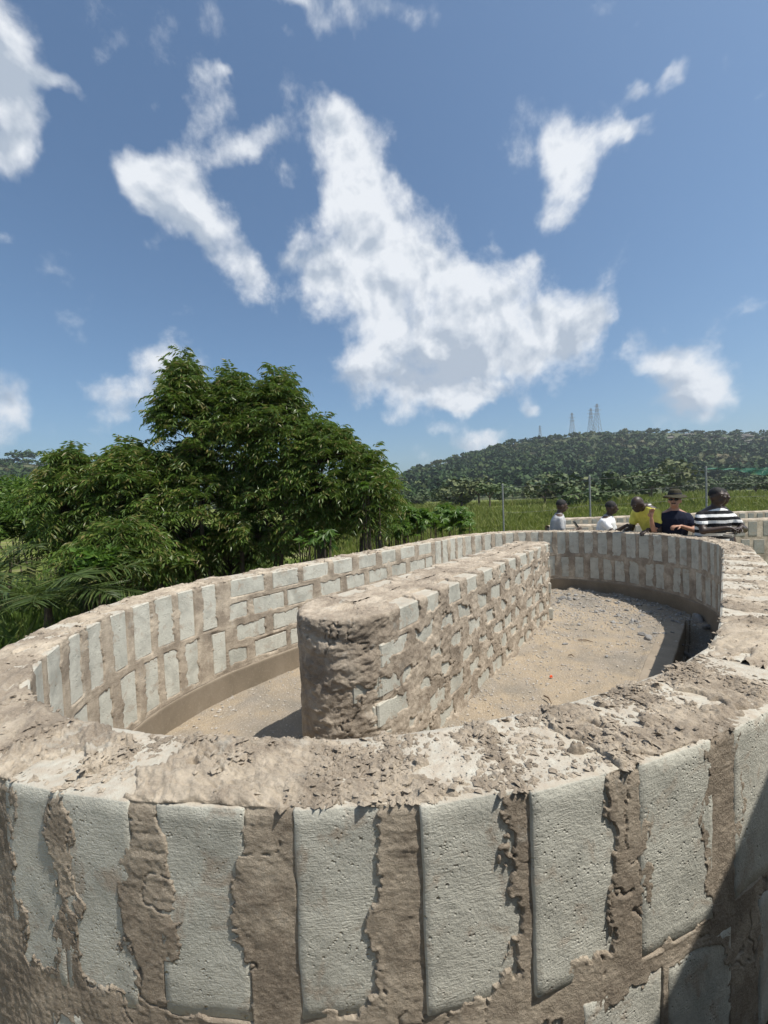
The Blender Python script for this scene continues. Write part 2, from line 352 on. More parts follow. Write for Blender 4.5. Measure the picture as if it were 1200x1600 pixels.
def tank_sheet(s, u, name, soft=1.0):
    S, Uu = np.meshgrid(s, u)                      # rows u, columns s
    P = TANK.pos(s); Nn = TANK.nrm(s); so = TANK.scale(s, T_W)
    offs = np.where(u < U_TOP, T_W, np.where(u > U_IN, 0.0, T_W-(u-U_TOP))); tk = thick(s)/T_W
    z = np.where(u < U_TOP, Z_TOP-(U_TOP-u), np.where(u > U_IN, Z_TOP-(u-U_IN), Z_TOP))
    sc = 1+(so[None, :]-1)*(offs[:, None]/T_W)
    # inside distance to the nearest block
    m = np.full(S.shape, -1.0)
    for b_ in blocks:
        for tr in (-TANK.L, 0, TANK.L):
            j0, j1 = np.searchsorted(s, (b_['s']+tr-b_['w']/2-.07, b_['s']+tr+b_['w']/2+.07))
            if j1 <= j0: continue
            if b_['rows'] == 'top': rng = [(U_TOP-(Z_TOP-b_['z0']), U_IN+(Z_TOP-b_['z0']))]
            else: rng = [(U_TOP-(Z_TOP-b_['z0']), U_TOP-(Z_TOP-b_['z1'])), (U_IN+(Z_TOP-b_['z1']), U_IN+(Z_TOP-b_['z0']))]
            for u0, u1 in rng:
                i0, i1 = np.searchsorted(u, (u0-.06, u1+.06))
                if i1 <= i0: continue
                ds = b_['w']/2-np.abs(S[i0:i1, j0:j1]-b_['s']-tr)*sc[i0:i1, j0:j1]
                du = np.minimum(Uu[i0:i1, j0:j1]-u0, u1-Uu[i0:i1, j0:j1])
                m[i0:i1, j0:j1] = np.maximum(m[i0:i1, j0:j1], np.minimum(ds, du))
    X = S*sc; Y = Uu                               # texture space of the unrolled face
    top = (sstep(U_TOP-.012, U_TOP+.012, Uu)*sstep(U_IN+.012, U_IN-.012, Uu))
    wob = .026*fbm(X*6.5, Y*4.5, 0, 3, 11)+.018*fbm(X*22, Y*16, 0, 4, 12)+.006*fbm(X*90, Y*90, 0, 2, 13)
    mt = .40*m+.100*fbm(X*4.8, Y*6.5, 0, 4, 15)-.030+.014*fbm(X*40, Y*40, 0, 2, 16)
    edge = np.exp(-((Uu-U_TOP)/.035)**2)+np.exp(-((Uu-U_IN)/.03)**2)   # block arrises tend to stay bare
    mt = mt+edge*.020
    mm = np.minimum(m-.0015, m+wob*(1.8 if s[0] < 1 and s[-1] < 4 else 1.1)-(.024 if s[0] < 1 and s[-1] < 4 else .006))*(1-top)+np.minimum(m*1.2-.0015, mt)*top
    # joint relief: nearly flush, trowelled, with torn edges
    hj = .0022+.0030*fbm(X*7, Y*4, 0, 3, 21)+.0014*fbm(X*34, Y*26, 0, 3, 22)+.0011*fbm(X*110, Y*110, 0, 3, 23)
    hj = hj+.0016*fbm(X*9, Y*70, 0, 3, 25)*sstep(-.1, .4, vnoise(X*4, Y*3, 0, 26))+.0018*np.exp(-((mm+.002)/.008)**2)*(.5+fbm(X*30, Y*30, 0, 2, 36))
    slab = terrace(fbm(X*10, Y*7, 0, 4, 27), 3.0, .12); hj = hj+.0017*slab
    crack = np.exp(-((mm+.006)/.005)**2)*sstep(.02, .4, fbm(X*6, Y*4, 0, 2, 31))
    hj = hj-.020*crack*sstep(.1, .5, vnoise(X*3.1, Y*2.3, 0, 35))
    ln = np.abs(fbm(X*5.5, Y*5.5, 0, 4, 33)); hj = hj-.007*sstep(.016, .0, ln)*sstep(-.1, .35, vnoise(X*3, Y*3, 0, 34))
    # ragged, flaky crown
    wx, wy = X+.03*fbm(X*9, Y*9, 0, 2, 40), Y+.03*fbm(X*9+5, Y*9, 0, 2, 48)
    ht = .002+.009*terrace(fbm(wx*6.5, wy*8, 0, 4, 41), 4.5, .2)+.009*terrace(fbm(wx*19+3, wy*19, 0, 4, 42), 3.6, .2)+.0045*fbm(X*75, Y*75, 0, 3, 43)
    lump = sstep(.18, .5, fbm(X*4.5, Y*6, 0, 3, 44)); ht = ht+lump*.009
    rough = sstep(.0, .35, fbm(X*5, Y*7, 0, 3, 46)); ht = ht+rough*(.012*np.abs(fbm(X*52, Y*52, 0, 3, 47)))
    ht = ht+.0060*terrace(fbm(wx*42+1, wy*42, 0, 3, 52), 3.0, .2)+.0035*fbm(X*130, Y*130, 0, 3, 53)
    gap = np.abs(fbm(wx*9, wy*9, 0, 3, 49)); ht = ht-.014*sstep(.035, .0, gap)*sstep(-.1, .3, vnoise(X*5, Y*5, 0, 50))
    h = hj*(1-top)+ht*top
    h = h-(h+.018)*sstep(-.002, .0065, mm)
    h = h*soft
    # normals: turn round the two arrises
    ang = np.where(u < (U_TOP+U_IN)/2, sstep(U_TOP-.02, U_TOP+.02, u)*math.pi/2, math.pi/2+sstep(U_IN-.02, U_IN+.02, u)*math.pi/2)
    ca, sa = np.cos(ang), np.sin(ang)
    rnd = .007*(np.exp(-((u-U_TOP)/.014)**2)+np.exp(-((u-U_IN)/.014)**2))
    # mortar slumps over the arris here and there
    D = h-rnd[:, None]+.012*top*0
    und = .007*fbm(S*2.3, 0, 0, 2, 51)
    co = np.empty(S.shape+(3,))
    for k in (0, 1): co[..., k] = P[None, :, k]+Nn[None, :, k]*(offs[:, None]*tk[None, :]+D*ca[:, None])
    co[..., 2] = z[:, None]+D*sa[:, None]+und*sstep(0, U_TOP, Uu)*0
    return co.reshape(-1, 3), grid_quads(len(u), len(s))

def uarr(*segs):
    a = [np.arange(p, q, st) for p, q, st in segs]; return np.r_[tuple(a)]
S_N0, S_N1 = .50, 2.86                             # the stretch in front of the camera, finest
un = uarr((.0, U_TOP-.76, .03), (U_TOP-.76, U_TOP-.03, .0034), (U_TOP-.03, U_IN+.03, .003), (U_IN+.03, U_END, .02)); un = np.append(un, U_END)
uf = uarr((.05, U_TOP-.04, .03), (U_TOP-.04, U_IN+.02, .008), (U_IN+.02, U_END, .0085)); uf = np.append(uf, U_END)
sA = np.arange(S_N0, S_N1, .0032); sB = np.arange(S_N1-.01, TANK.L+S_N0+.01, .0105)
# finer along the visible left curve and straight
VA, QA = tank_sheet(sA, un, 'a'); VB, QB = tank_sheet(sB, uf, 'b')
wall = empty('block_wall', (*nd(-1.67, 3.7), 0))
tag(wall, 'low oval tank wall of pale concrete blocks and brown mortar in the foreground', 'wall')
o = obj('mortar', quads_mesh('tank_mortar', np.vstack([VA, VB]), np.vstack([QA, QB+len(VA)])), M_MORTAR, wall)

def box_mesh(name, w, t, h, bev, seed=0, sub=None, amp=.0):
    import bmesh
    bm = bmesh.new(); bmesh.ops.create_cube(bm, size=1)
    for v in bm.verts: v.co = Vector((v.co.x*w, v.co.y*t, v.co.z*h))
    if bev: bmesh.ops.bevel(bm, geom=list(bm.edges), offset=bev, segments=1, affect='EDGES', profile=.5)
    if sub:
        bmesh.ops.subdivide_edges(bm, edges=[e for e in bm.edges if e.calc_length() > .05], cuts=sub, use_grid_fill=True)
        bmesh.ops.triangulate(bm, faces=[f for f in bm.faces if len(f.verts) > 4])
        co = np.array([v.co for v in bm.verts]); dn = amp*(fbm(co[:, 0]*9+seed, co[:, 1]*9, co[:, 2]*9+.37, 3, 5)+.6*fbm(co[:, 0]*40+seed, co[:, 1]*40, co[:, 2]*40+.11, 2, 6))
        for v, k in zip(bm.verts, dn): v.co += v.co.normalized()*0+Vector((math.copysign(1, v.co.x)*(abs(v.co.x) > w*.44), math.copysign(1, v.co.y)*(abs(v.co.y) > t*.44), math.copysign(1, v.co.z)*(abs(v.co.z) > h*.46)))*k
    me = bpy.data.meshes.new(name); bm.to_mesh(me); bm.free()
    for p in me.polygons: p.use_smooth = bool(sub)
    return me
def place_block(parent, mesh, pos, rz, sc=(1, 1, 1), mat=M_BLOCK, tilt=0.0):
    o = bpy.data.objects.new('block', mesh); col.objects.link(o); o.parent = parent
    if not mesh.materials: mesh.materials.append(mat)
    o.location = tuple(np.array(pos)-np.array(parent.location)); o.rotation_euler = (tilt, 0, rz); o.scale = sc; return o
unit_soldier = [box_mesh('soldier_block', .14, T_W-.002, .35, .007, k) for k in range(2)]
unit_stretcher = box_mesh('stretcher_block', .325, T_W-.002, .158, .008)
for b_ in blocks:
    p = TANK.pos(b_['s']); nn = TANK.nrm(b_['s']); rz = math.atan2(nn[1], nn[0])+math.pi/2
    h = b_['z1']-b_['z0']; tk = float(thick(b_['s'])); c = p+nn*(tk/2)
    ctr = (c[0], c[1], (b_['z0']+b_['z1'])/2)
    if b_.get('near'):
        me = box_mesh('near_block', b_['w'], tk, h, .0038, b_['seed']*50, 13, .0030); place_block(wall, me, ctr, rz, tilt=0)
    elif h > .25: place_block(wall, random.choice(unit_soldier), ctr, rz, (b_['w']/.14, tk/T_W, h/.35))
    else: place_block(wall, unit_stretcher, ctr, rz, (b_['w']/.325, tk/T_W, h/.158))
# concrete footing band under the blocks, inside
def footing():
    s = np.arange(0, TANK.L, .03); P = TANK.pos(s); Nn = TANK.nrm(s)
    prof = [(.0, -.35), (-.004, Z_FOOT-.03), (-.010, Z_FOOT-.012), (-.004, Z_FOOT-.002), (.03, Z_FOOT+.002), (.2, Z_FOOT)]
    V = []
    for off, z in prof:
        k = .004*fbm(s*3, z*5, 0, 2, 61)+.004*np.floor(np.sin(s*2.1)*2)/2
        V.append(np.c_[P+Nn*(off-k*(off < .02))[:, None], np.full(len(s), z)+(.006*fbm(s*6, 0, 0, 2, 62) if z > 0 else 0)])
    return quads_mesh('footing', np.vstack(V), grid_quads(len(prof), len(s), wrap=True))
def make_footing_mat():
    m, nt, N, L, P = new_mat('footing_concrete'); b = NB(nt); pos, g = wcoord(nt)
    c = b.ramp(b.noise(b.mapping(pos, (1, 1, .6)), 3.5, 5, .6), [(.3, (.20, .165, .12)), (.55, (.27, .222, .165)), (.75, (.33, .28, .215))])
    c = b.mix(b.range(b.noise(pos, 60, 4), .55, .75, 0, .4), c, (.40, .35, .28))
    L.new(c, P.inputs['Base Color']); P.inputs['Roughness'].default_value = .9
    L.new(b.bump(b.noise(pos, 45, 5), .35, .004), P.inputs['Normal']); return m
M_FOOT = make_footing_mat()
obj('footing', footing(), M_FOOT, wall)

def crumbs(pts, sizes, seed=0, flat=.6):           # many small angular lumps in one mesh
    r = np.random.default_rng(seed); n = len(pts)
    base = np.array([(1,0,0),(0,1,0),(-1,0,0),(0,-1,0),(0,0,1),(0,0,-.6)], float)
    F = np.array([(0,1,4),(1,2,4),(2,3,4),(3,0,4),(1,0,5),(2,1,5),(3,2,5),(0,3,5)])
    V = base[None]*r.uniform(.55, 1.25, (n, 6, 1))*np.array([1, 1, flat])
    a = r.uniform(0, 2*math.pi, n); ca, sa = np.cos(a), np.sin(a)
    t = r.normal(0, .35, n)
    x = V[..., 0]*r.uniform(.7, 1.5, n)[:, None]; y = V[..., 1]; z = V[..., 2]
    y, z = y*np.cos(t)[:, None]-z*np.sin(t)[:, None], y*np.sin(t)[:, None]+z*np.cos(t)[:, None]
    W = np.stack([x*ca[:, None]-y*sa[:, None], x*sa[:, None]+y*ca[:, None], z], -1)*np.asarray(sizes)[:, None, None]+np.asarray(pts)[:, None, :]
    return W.reshape(-1, 3), (F[None]+6*np.arange(n)[:, None, None]).reshape(-1, 3)
def crown_crumbs():
    r = np.random.default_rng(3)
    def sc(V, n, lo, hi, pw):
        k = np.flatnonzero(V[:, 2] > Z_TOP-.02); k = k[(fbm(V[k, 0]*7, V[k, 1]*7, 0, 3, 71)+r.normal(0, .2, len(k))) > .05]; p = V[r.choice(k, n)].copy()
        p[:, :2] += r.normal(0, .003, (n, 2)); size = lo+(hi-lo)*r.random(n)**pw; p[:, 2] = np.maximum(p[:, 2], Z_TOP-.004)+size*.15; return p, size
    A = sc(VA, 9000, .0012, .013, 4.5); B = sc(VB, 4200, .002, .014, 2.6)
    return crumbs(np.vstack([A[0], B[0]]), np.r_[A[1], B[1]], 4, .5)
V, Q = crown_crumbs()
tag(obj('mortar_crumbs', quads_mesh('crown_crumbs', V, Q, False), M_MORTAR, wall), kind='stuff')

# ------------------------------------------------------------------ the partition wall down the middle
def part_plan():
    pts = []
    a, b_ = np.array([-1.50, 1.80]), np.array([-1.78, 5.47])
    c_, d_ = np.array([-2.24, 5.47]), np.array([-2.10, 1.80])
    for t in np.linspace(0, 1, 12): pts.append(a+(b_-a)*t)
    for t in np.linspace(.15, 1, 4): pts.append(b_+(c_-b_)*t)
    for t in np.linspace(.08, 1, 12): pts.append(c_+(d_-c_)*t)
    cen = (a+d_)/2; R = .30
    for t in np.linspace(math.pi, 2*math.pi, 14)[1:-1]: pts.append(cen+np.array([math.cos(t)*R, math.sin(t)*.36]))
    return smooth_closed(np.array(pts), 1600, 9)
PART = Loop(*part_plan())
PH = Z_TOP+.0-Z_FLOOR+.06                          # face height (a little below the floor)
part = empty('partition_wall', (*nd(-1.9, 3.6), 0))
tag(part, 'free-standing block partition with a rounded mud-plastered end inside the oval tank', 'wall')
pblocks = []
# s runs from the near right corner along the right face
S_R = 3.64
for r in range(6):
    z1 = Z_TOP-.004-r*.166; z0 = z1-.138; n = 11; p = S_R/n
    for k in range(n+(r % 2)):
        s = .02+(k+.5-.5*(r % 2))*p+random.uniform(-.03, .03)
        pblocks.append(dict(s=s, w=.27*random.uniform(.75, 1.08), z0=z0, z1=z1, top=(r == 0)))
for r, s in ((2, -.17), (2, -.02), (3, -.06), (4, -.12), (5, -.05), (5, -.28), (1, .02)):
    z1 = Z_TOP-.012-r*.166; pblocks.append(dict(s=s, w=.19, z0=z1-.13, z1=z1, top=(r == 0)))
for r in range(6):
    z1 = Z_TOP-.004-r*.166
    for k in range(10): pblocks.append(dict(s=S_R+.52+(k+.5-.3*(r % 2))*.355, w=.29, z0=z1-.138, z1=z1, top=(r == 0)))
def part_sheet(s, u):
    S, Uu = np.meshgrid(s, u); P = PART.pos(s); Nn = PART.nrm(s)
    axa, axb = nd(-1.80, 1.80), nd(-2.01, 5.3); ab = axb-axa
    t = np.clip(((P-axa)@ab)/(ab@ab), 0, 1); med = axa+ab*t[:, None]
    m = np.full(S.shape, -1.0)
    for b_ in pblocks:
        for tr in (-PART.L, 0, PART.L):
            j0, j1 = np.searchsorted(s, (b_['s']+tr-b_['w']/2-.08, b_['s']+tr+b_['w']/2+.08))
            if j1 <= j0: continue
            u0 = PH-(Z_TOP-b_['z0']); u1 = PH+.16 if b_['top'] else PH-(Z_TOP-b_['z1'])
            ds = b_['w']/2-np.abs(S[:, j0:j1]-b_['s']-tr); du = np.minimum(Uu[:, j0:j1]-u0, u1-Uu[:, j0:j1])
            m[:, j0:j1] = np.maximum(m[:, j0:j1], np.minimum(ds, du))
    top = sstep(PH-.008, PH+.008, Uu)
    cap = np.clip(1-np.minimum(np.abs(S-0), np.abs(S-PART.L))/.55, 0, 1); sm = (S > PART.L-.02) | (S < .02)
    sw = ((S+.6) % PART.L)-.6                       # near the rounded end
    capm = sstep(.10, -.12, sw)*sstep(-.98, -.80, sw)
    wob = .040*fbm(S*8, Uu*8, 0, 3, 111)+.020*fbm(S*26, Uu*26, 0, 3, 112)
    mm = np.minimum(m-.0015, m+1.35*wob-.026-.02*vnoise(S*5.1, Uu*6.3, 0, 117)-.05*capm*(vnoise(S*3, Uu*4, 0, 113) < .1)-top*.002)
    hj = .010+.010*terrace(fbm(S*7, Uu*8, 0, 4, 121), 4, .3)+.005*fbm(S*34, Uu*34, 0, 3, 122)+capm*(.018*terrace(fbm(S*4+5, Uu*11, 0, 4, 123), 3.5, .16)+.008*fbm(S*20, Uu*20, 0, 3, 124))
    ln = np.abs(fbm(S*6, Uu*7, 0, 4, 133)); hj = hj-.016*sstep(.03, .0, ln)*sstep(-.1, .35, vnoise(S*4, Uu*4, 0, 134))
    ht = .008+.010*terrace(fbm(S*7, Uu*10, 0, 4, 141), 4, .22)+.007*fbm(S*40, Uu*40, 0, 3, 143)
    h = hj*(1-top)+ht*top; h = h-(h+.022)*sstep(-.003, .010, mm)
    base = .05*np.exp(-Uu/.06)*(1-top)*(.6+.5*fbm(S*6, 0, 0, 2, 151)); h = h+base
    ang = sstep(PH-.018, PH+.018, u)*math.pi/2; ca, sa = np.cos(ang), np.sin(ang)
    rnd = .006*np.exp(-((u-PH)/.012)**2); D = h-rnd[:, None]
    inw = np.clip((u-PH)/.32, 0, 1)
    co = np.empty(S.shape+(3,))
    for k in (0, 1): co[..., k] = (P[None, :, k]+Nn[None, :, k]*D*ca[:, None])*(1-inw[:, None])+med[None, :, k]*inw[:, None]
    z = np.where(u < PH, Z_TOP-PH+u, Z_TOP); co[..., 2] = z[:, None]+D*sa[:, None]
    return co.reshape(-1, 3), grid_quads(len(u), len(s))
V, Q = part_sheet(np.r_[np.arange(-1.05, 2.0, .0055), np.arange(2.0, PART.L-1.04, .009)], np.append(uarr((0, PH-.02, .0065), (PH-.02, PH+.32, .006)), PH+.32))
obj('mud_plaster', quads_mesh('partition_mortar', V, Q), M_MUD, part)
M_BLOCKP = make_block_mat('block_concrete_muddied', (.55, .535, .46), 1.0)
pmesh = box_mesh('partition_block', .27, .20, .138, .008)
for b_ in pblocks:
    p = PART.pos(b_['s']); nn = PART.nrm(b_['s']); rz = math.atan2(nn[1], nn[0])+math.pi/2; c = p-nn*.0995
    place_block(part, pmesh, (c[0], c[1], (b_['z0']+b_['z1'])/2), rz, (b_['w']/.27, 1, (b_['z1']-b_['z0'])/.138), M_BLOCKP)
# ------------------------------------------------------------------ ground, tank floor, second tank, fence
def inside_tank(x, y, grow=0.0):
    n = x*AN[0]+y*AN[1]; d = x*AD[0]+y*AD[1]
    dd = np.clip(d, 1.85, 5.54); return np.hypot(n+1.666, d-dd) < 1.635+grow
def ground_z(x, y):
    x = np.asarray(x, float); y = np.asarray(y, float)
    d = x*AD[0]+y*AD[1]; r = np.hypot(x, y)
    z = -.13*sstep(6.5, 8.5, d)+.035*fbm(x*.8, y*.8, 0, 3, 201)*sstep(200, 20, r)
    z = z+.5*fbm(x*.02, y*.02, 0, 2, 202)*sstep(30, 120, r)
    return np.where(inside_tank(x, y, .15), -.75, z)
def make_ground():
    r = np.r_[0.02, np.arange(.25, 14, .16), np.geomspace(14, 1450, 70)]; a = np.linspace(0, 2*math.pi, 181)[:-1]
    Rr, A = np.meshgrid(r, a, indexing='ij'); X = Rr*np.sin(A); Y = Rr*np.cos(A)
    return quads_mesh('ground', np.stack([X, Y, ground_z(X, Y)], -1).reshape(-1, 3), grid_quads(len(r), len(a), wrap=True))
def make_ground_mat():
    m, nt, N, L, P = new_mat('ground_soil_and_grass'); b = NB(nt); pos, g = wcoord(nt)
    ln = N.new('ShaderNodeVectorMath'); ln.operation = 'LENGTH'; L.new(pos, ln.inputs[0])
    soil = b.ramp(b.noise(pos, 3, 6, .65), [(.3, (.19, .145, .10)), (.6, (.30, .24, .17)), (.8, (.36, .30, .225))])
    green = b.ramp(b.noise(b.mapping(pos, (.07, .35, 1)), 1.0, 6, .65), [(.28, (.075, .10, .025)), (.5, (.13, .165, .038)), (.72, (.20, .21, .062))])
    f = b.math('ADD', b.range(ln.outputs['Value'], 8, 13, 0, 1), b.range(b.noise(pos, .9, 4), .4, .6, -.4, .4))
    N0 = N.new('ShaderNodeClamp'); L.new(f, N0.inputs[0])
    L.new(b.mix(N0.outputs[0], soil, green), P.inputs['Base Color']); P.inputs['Roughness'].default_value = 1.0; P.inputs['Specular IOR Level'].default_value = .05
    L.new(b.bump(b.noise(pos, 22, 6, .65), .6, .03), P.inputs['Normal']); return m
g_ = obj('ground', make_ground(), make_ground_mat()); tag(g_, 'bare soil and green field around the tanks', kind='structure')

# tank floor with the trench along the right wall
KN0, KN1 = -.40, -.02
def floor_z(n, d):
    z = Z_FLOOR+.010*fbm(n*3, d*3, 0, 3, 211)+.006*fbm(n*12, d*12, 0, 3, 212)+.003*np.abs(fbm(n*40, d*40, 0, 2, 213))
    # spilled mortar banked against the partition and below the walls
    pr = -1.50-(d-1.8)*.0763; z = z+.055*np.exp(-np.clip(n-pr, 0, 9)/.16)*(n > pr-.1)*(d > 1.3)*(.6+.6*fbm(n*7, d*7, 0, 3, 214))
    z = z+.03*sstep(6.3, 6.9, d)*(1+fbm(n*9, d*9, 0, 3, 216))
    e = n+.012*fbm(d*3, 0, 0, 2, 217)
    tr = sstep(KN0-.004, KN0+.012, e)*sstep(6.35, 6.05, d+.15*fbm(n*5, d*5, 0, 2, 218)); z = z-.24*tr*(1-.25*fbm(n*9, d*6, 0, 2, 219))
    # smooth concrete strip beside the trench
    st = sstep(-.66, -.63, n)*(1-tr); z = z*(1-st*.8)+(Z_FLOOR+.012)*st*.8
    return z
def make_floor():
    n = np.r_[np.arange(-3.42, -.46, .02), np.arange(-.46, -.36, .004), np.arange(-.36, .08, .02)]; d = np.arange(.15, 7.35, .018)
    Nn, Dd = np.meshgrid(n, d, indexing='ij'); Z = floor_z(Nn, Dd)
    XY = Nn[..., None]*AN+Dd[..., None]*AD
    Q = grid_quads(len(n), len(d)); cn = Nn.ravel()[Q].mean(1); cdd = Dd.ravel()[Q].mean(1)
    xy = XY.reshape(-1, 2)[Q].mean(1); keep = inside_tank(xy[:, 0], xy[:, 1], .14)
    return quads_mesh('tank_floor', np.concatenate([XY, Z[..., None]], -1).reshape(-1, 3), Q[keep])
def make_floor_mat():
    m, nt, N, L, P = new_mat('tank_floor_dirt'); b = NB(nt); pos, g = wcoord(nt)
    big = b.noise(pos, 1.4, 5, .6, .4); mid = b.noise(pos, 7, 6, .65)
    c = b.ramp(big, [(.34, (.22, .198, .165)), (.46, (.285, .242, .187)), (.57, (.37, .298, .212)), (.70, (.26, .235, .195))])
    c = b.mix(b.range(mid, .45, .65, 0, .55), c, (.30, .265, .225))
    c = b.mix(b.range(b.noise(pos, 60, 4, .7), .56, .70, 0, .75), c, (.56, .50, .42))
    c = b.mix(b.range(b.noise(pos, 38, 5, .7), .60, .72, 0, .6), c, (.19, .165, .14))
    L.new(c, P.inputs['Base Color']); P.inputs['Roughness'].default_value = .97; P.inputs['Specular IOR Level'].default_value = .1
    h = b.math('MULTIPLY_ADD', b.voro(pos, 70), -.5, b.noise(pos, 55, 6, .7)); L.new(b.bump(h, .9, .012), P.inputs['Normal']); return m
M_DIRT = make_floor_mat()
tag(obj('tank_floor', make_floor(), M_DIRT), 'dusty dirt floor strewn with gravel inside the oval tank', kind='structure')

def make_stone_mat(name, c0, c1):
    m, nt, N, L, P = new_mat(name); b = NB(nt); pos, g = wcoord(nt); oi = N.new('ShaderNodeObjectInfo')
    c = b.ramp(b.noise(pos, 18, 5, .65), [(.3, c0), (.7, c1)])
    c = b.mix(b.math('MULTIPLY', g.outputs['Random Per Island'], .5), c, tuple(v*.55 for v in c0))
    L.new(c, P.inputs['Base Color']); P.inputs['Roughness'].default_value = .9
    L.new(b.bump(b.noise(pos, 60, 5), .5, .006), P.inputs['Normal']); return m
M_STONE = make_stone_mat('grey_stone', (.26, .25, .235), (.46, .45, .43)); M_GRAVEL = make_stone_mat('gravel_stone', (.33, .30, .26), (.56, .51, .45))
def gravel():
    r = np.random.default_rng(12); n = 30000
    nn = r.uniform(-3.35, 0, n); dd = r.uniform(.3, 7.2, n)
    dens = .22+.9*sstep(4.6, 6.6, dd)+.5*fbm(nn*3, dd*3, 0, 3, 221)+.6*np.exp(-np.abs(nn+1.55)/.25)+.6*np.exp(-np.abs(nn+3.25)/.18)
    k = r.random(n) < dens; nn, dd = nn[k], dd[k]; p = nn[:, None]*AN+dd[:, None]*AD
    kk = inside_tank(p[:, 0], p[:, 1], -.02); nn, dd, p = nn[kk], dd[kk], p[kk]
    s = .002+.014*r.random(len(nn))**3.4+.008*(dd > 4.6)*r.random(len(nn))**2
    return crumbs(np.c_[p, floor_z(nn, dd)+s*.25], s, 5, .7)
V, Q = gravel(); tag(obj('gravel', quads_mesh('gravel', V, Q, False), M_GRAVEL), 'small pale gravel and mortar bits on the tank floor', kind='stuff')

def rock_mesh(name, seed, sx, sy, sz, cuts=2, amp=.22):
    import bmesh
    bm = bmesh.new(); bmesh.ops.create_icosphere(bm, subdivisions=cuts, radius=1)
    r = random.Random(seed)
    planes = [(Vector((r.gauss(0, 1), r.gauss(0, 1), r.gauss(0, 1))).normalized(), r.uniform(.55, .85)) for _ in range(9)]
    for v in bm.verts:
        for pn, pd in planes:
            k = v.co.dot(pn)
            if k > pd: v.co -= pn*(k-pd)
        v.co += v.co*r.uniform(-.03, .03)
        v.co = Vector((v.co.x*sx, v.co.y*sy, v.co.z*sz))
    me = bpy.data.meshes.new(name); bm.to_mesh(me); bm.free(); return me
rocks = [rock_mesh('stone', k, 1, random.uniform(.6, .9), random.uniform(.35, .6)) for k in range(6)]
def stone(n, d, size, label, group=None, z=None, tilt=0.0, name='stone', cat='stone'):
    o = obj(name, rocks[random.randrange(6)], M_STONE)
    zz = float(floor_z(np.array([n]), np.array([d]))[0]) if z is None else z
    o.location = (*nd(n, d), zz+size*.22); o.rotation_euler = (tilt*random.uniform(-1, 1), tilt*random.uniform(-1, 1), random.uniform(0, 6.3)); o.scale = (size,)*3
    tag(o, label, cat, group); return o
def floor_nd(x, y, z=Z_FLOOR):
    r = ray(x, y); p = r*((z-CAM_H)/r[2]); return float(p[:2]@AN), float(p[:2]@AD)
for x, y, s, lab in ((1013, 998, .075, 'pair of grey stones near the shaded trench, paler one in front'), (1003, 992, .05, 'dark stone behind the pale stone near the trench'),
                     (883, 1009, .035, 'small round dark stone alone on the dirt beside the partition'), (905, 978, .03, 'tiny dark stone between the partition and the gravel'),
                     (880, 938, .06, 'grey rubble lump at the far foot of the partition'), (900, 935, .05, 'grey rubble lump beside the one at the partition foot'),
                     (982, 942, .055, 'grey stone at the edge of the curved wall shadow'), (948, 1027, .03, 'small dark stone in the open middle of the tank floor')):
    stone(*floor_nd(x, y), s, lab)
for k in range(26):
    n = random.uniform(-.36, -.07); d = random.uniform(2.6, 6.3); s = random.uniform(.05, .13)
    stone(n, d, s, 'angular grey rubble stone lying in the shaded trench by the tank wall', 'rubble stones in the trench', tilt=.7, name='rubble_stone')
for k in range(90):
    a = random.uniform(-.1, 2.3); rr = random.uniform(.55, 1.55); n = -1.666+rr*math.cos(a); d = 5.54+rr*math.sin(a)
    stone(n, d, random.uniform(.015, .045), 'small grey rubble stone among the gravel at the curved far end', 'stones along the curved end', tilt=.5, name='rubble_stone')
# concrete strip edging the trench
def strip():
    d = np.arange(2.0, 6.15, .05); prof = [(-.60, -.02), (-.595, .018), (-.40, .020), (-.392, .012), (-.390, -.26)]
    V = [np.array([[*nd(n+.006*float(vnoise(t*4, n, 0, 3)), t), Z_FLOOR+z+.004*float(vnoise(t*5, n*5, 0, 4))] for t in d]) for n, z in prof]
    return quads_mesh('strip', np.vstack(V), grid_quads(len(prof), len(d)), False)
tag(obj('concrete_strip', strip(), M_FOOT), 'flat concrete strip along the edge of the shaded trench', 'footing')
# offcut block in the trench, orange scrap, twigs
o = obj('broken_block', box_mesh('broken_block', .17, .09, .07, .006), M_BLOCK); n_, d_ = floor_nd(1073, 1030, -.08); o.location = (*nd(-.27, 4.35), -.10); o.rotation_euler = (.35, .3, .5)
tag(o, 'broken piece of grey block tipped into the shaded trench', 'block')
def scrap():
    m, nt, N, L, P = new_mat('orange_plastic'); P.inputs['Base Color'].default_value = (.75, .10, .03, 1); P.inputs['Roughness'].default_value = .35
    V = [(-.02, -.012, .0), (.018, -.016, .004), (.022, .012, .010), (-.014, .016, .006), (-.016, -.008, .018), (.012, -.010, .024), (.016, .008, .028), (-.010, .012, .02)]
    me = quads_mesh('scrap', V, [(0, 3, 2, 1), (0, 1, 5, 4), (1, 2, 6, 5), (2, 3, 7, 6), (3, 0, 4, 7), (4, 5, 6, 7)], False)
    o = obj('plastic_scrap', me, m); o.location = (*nd(*floor_nd(861, 1060)), Z_FLOOR+.01); o.scale = (.7, .7, .7); tag(o, 'crumpled orange-red plastic scrap on the dirt floor', 'scrap')
scrap()
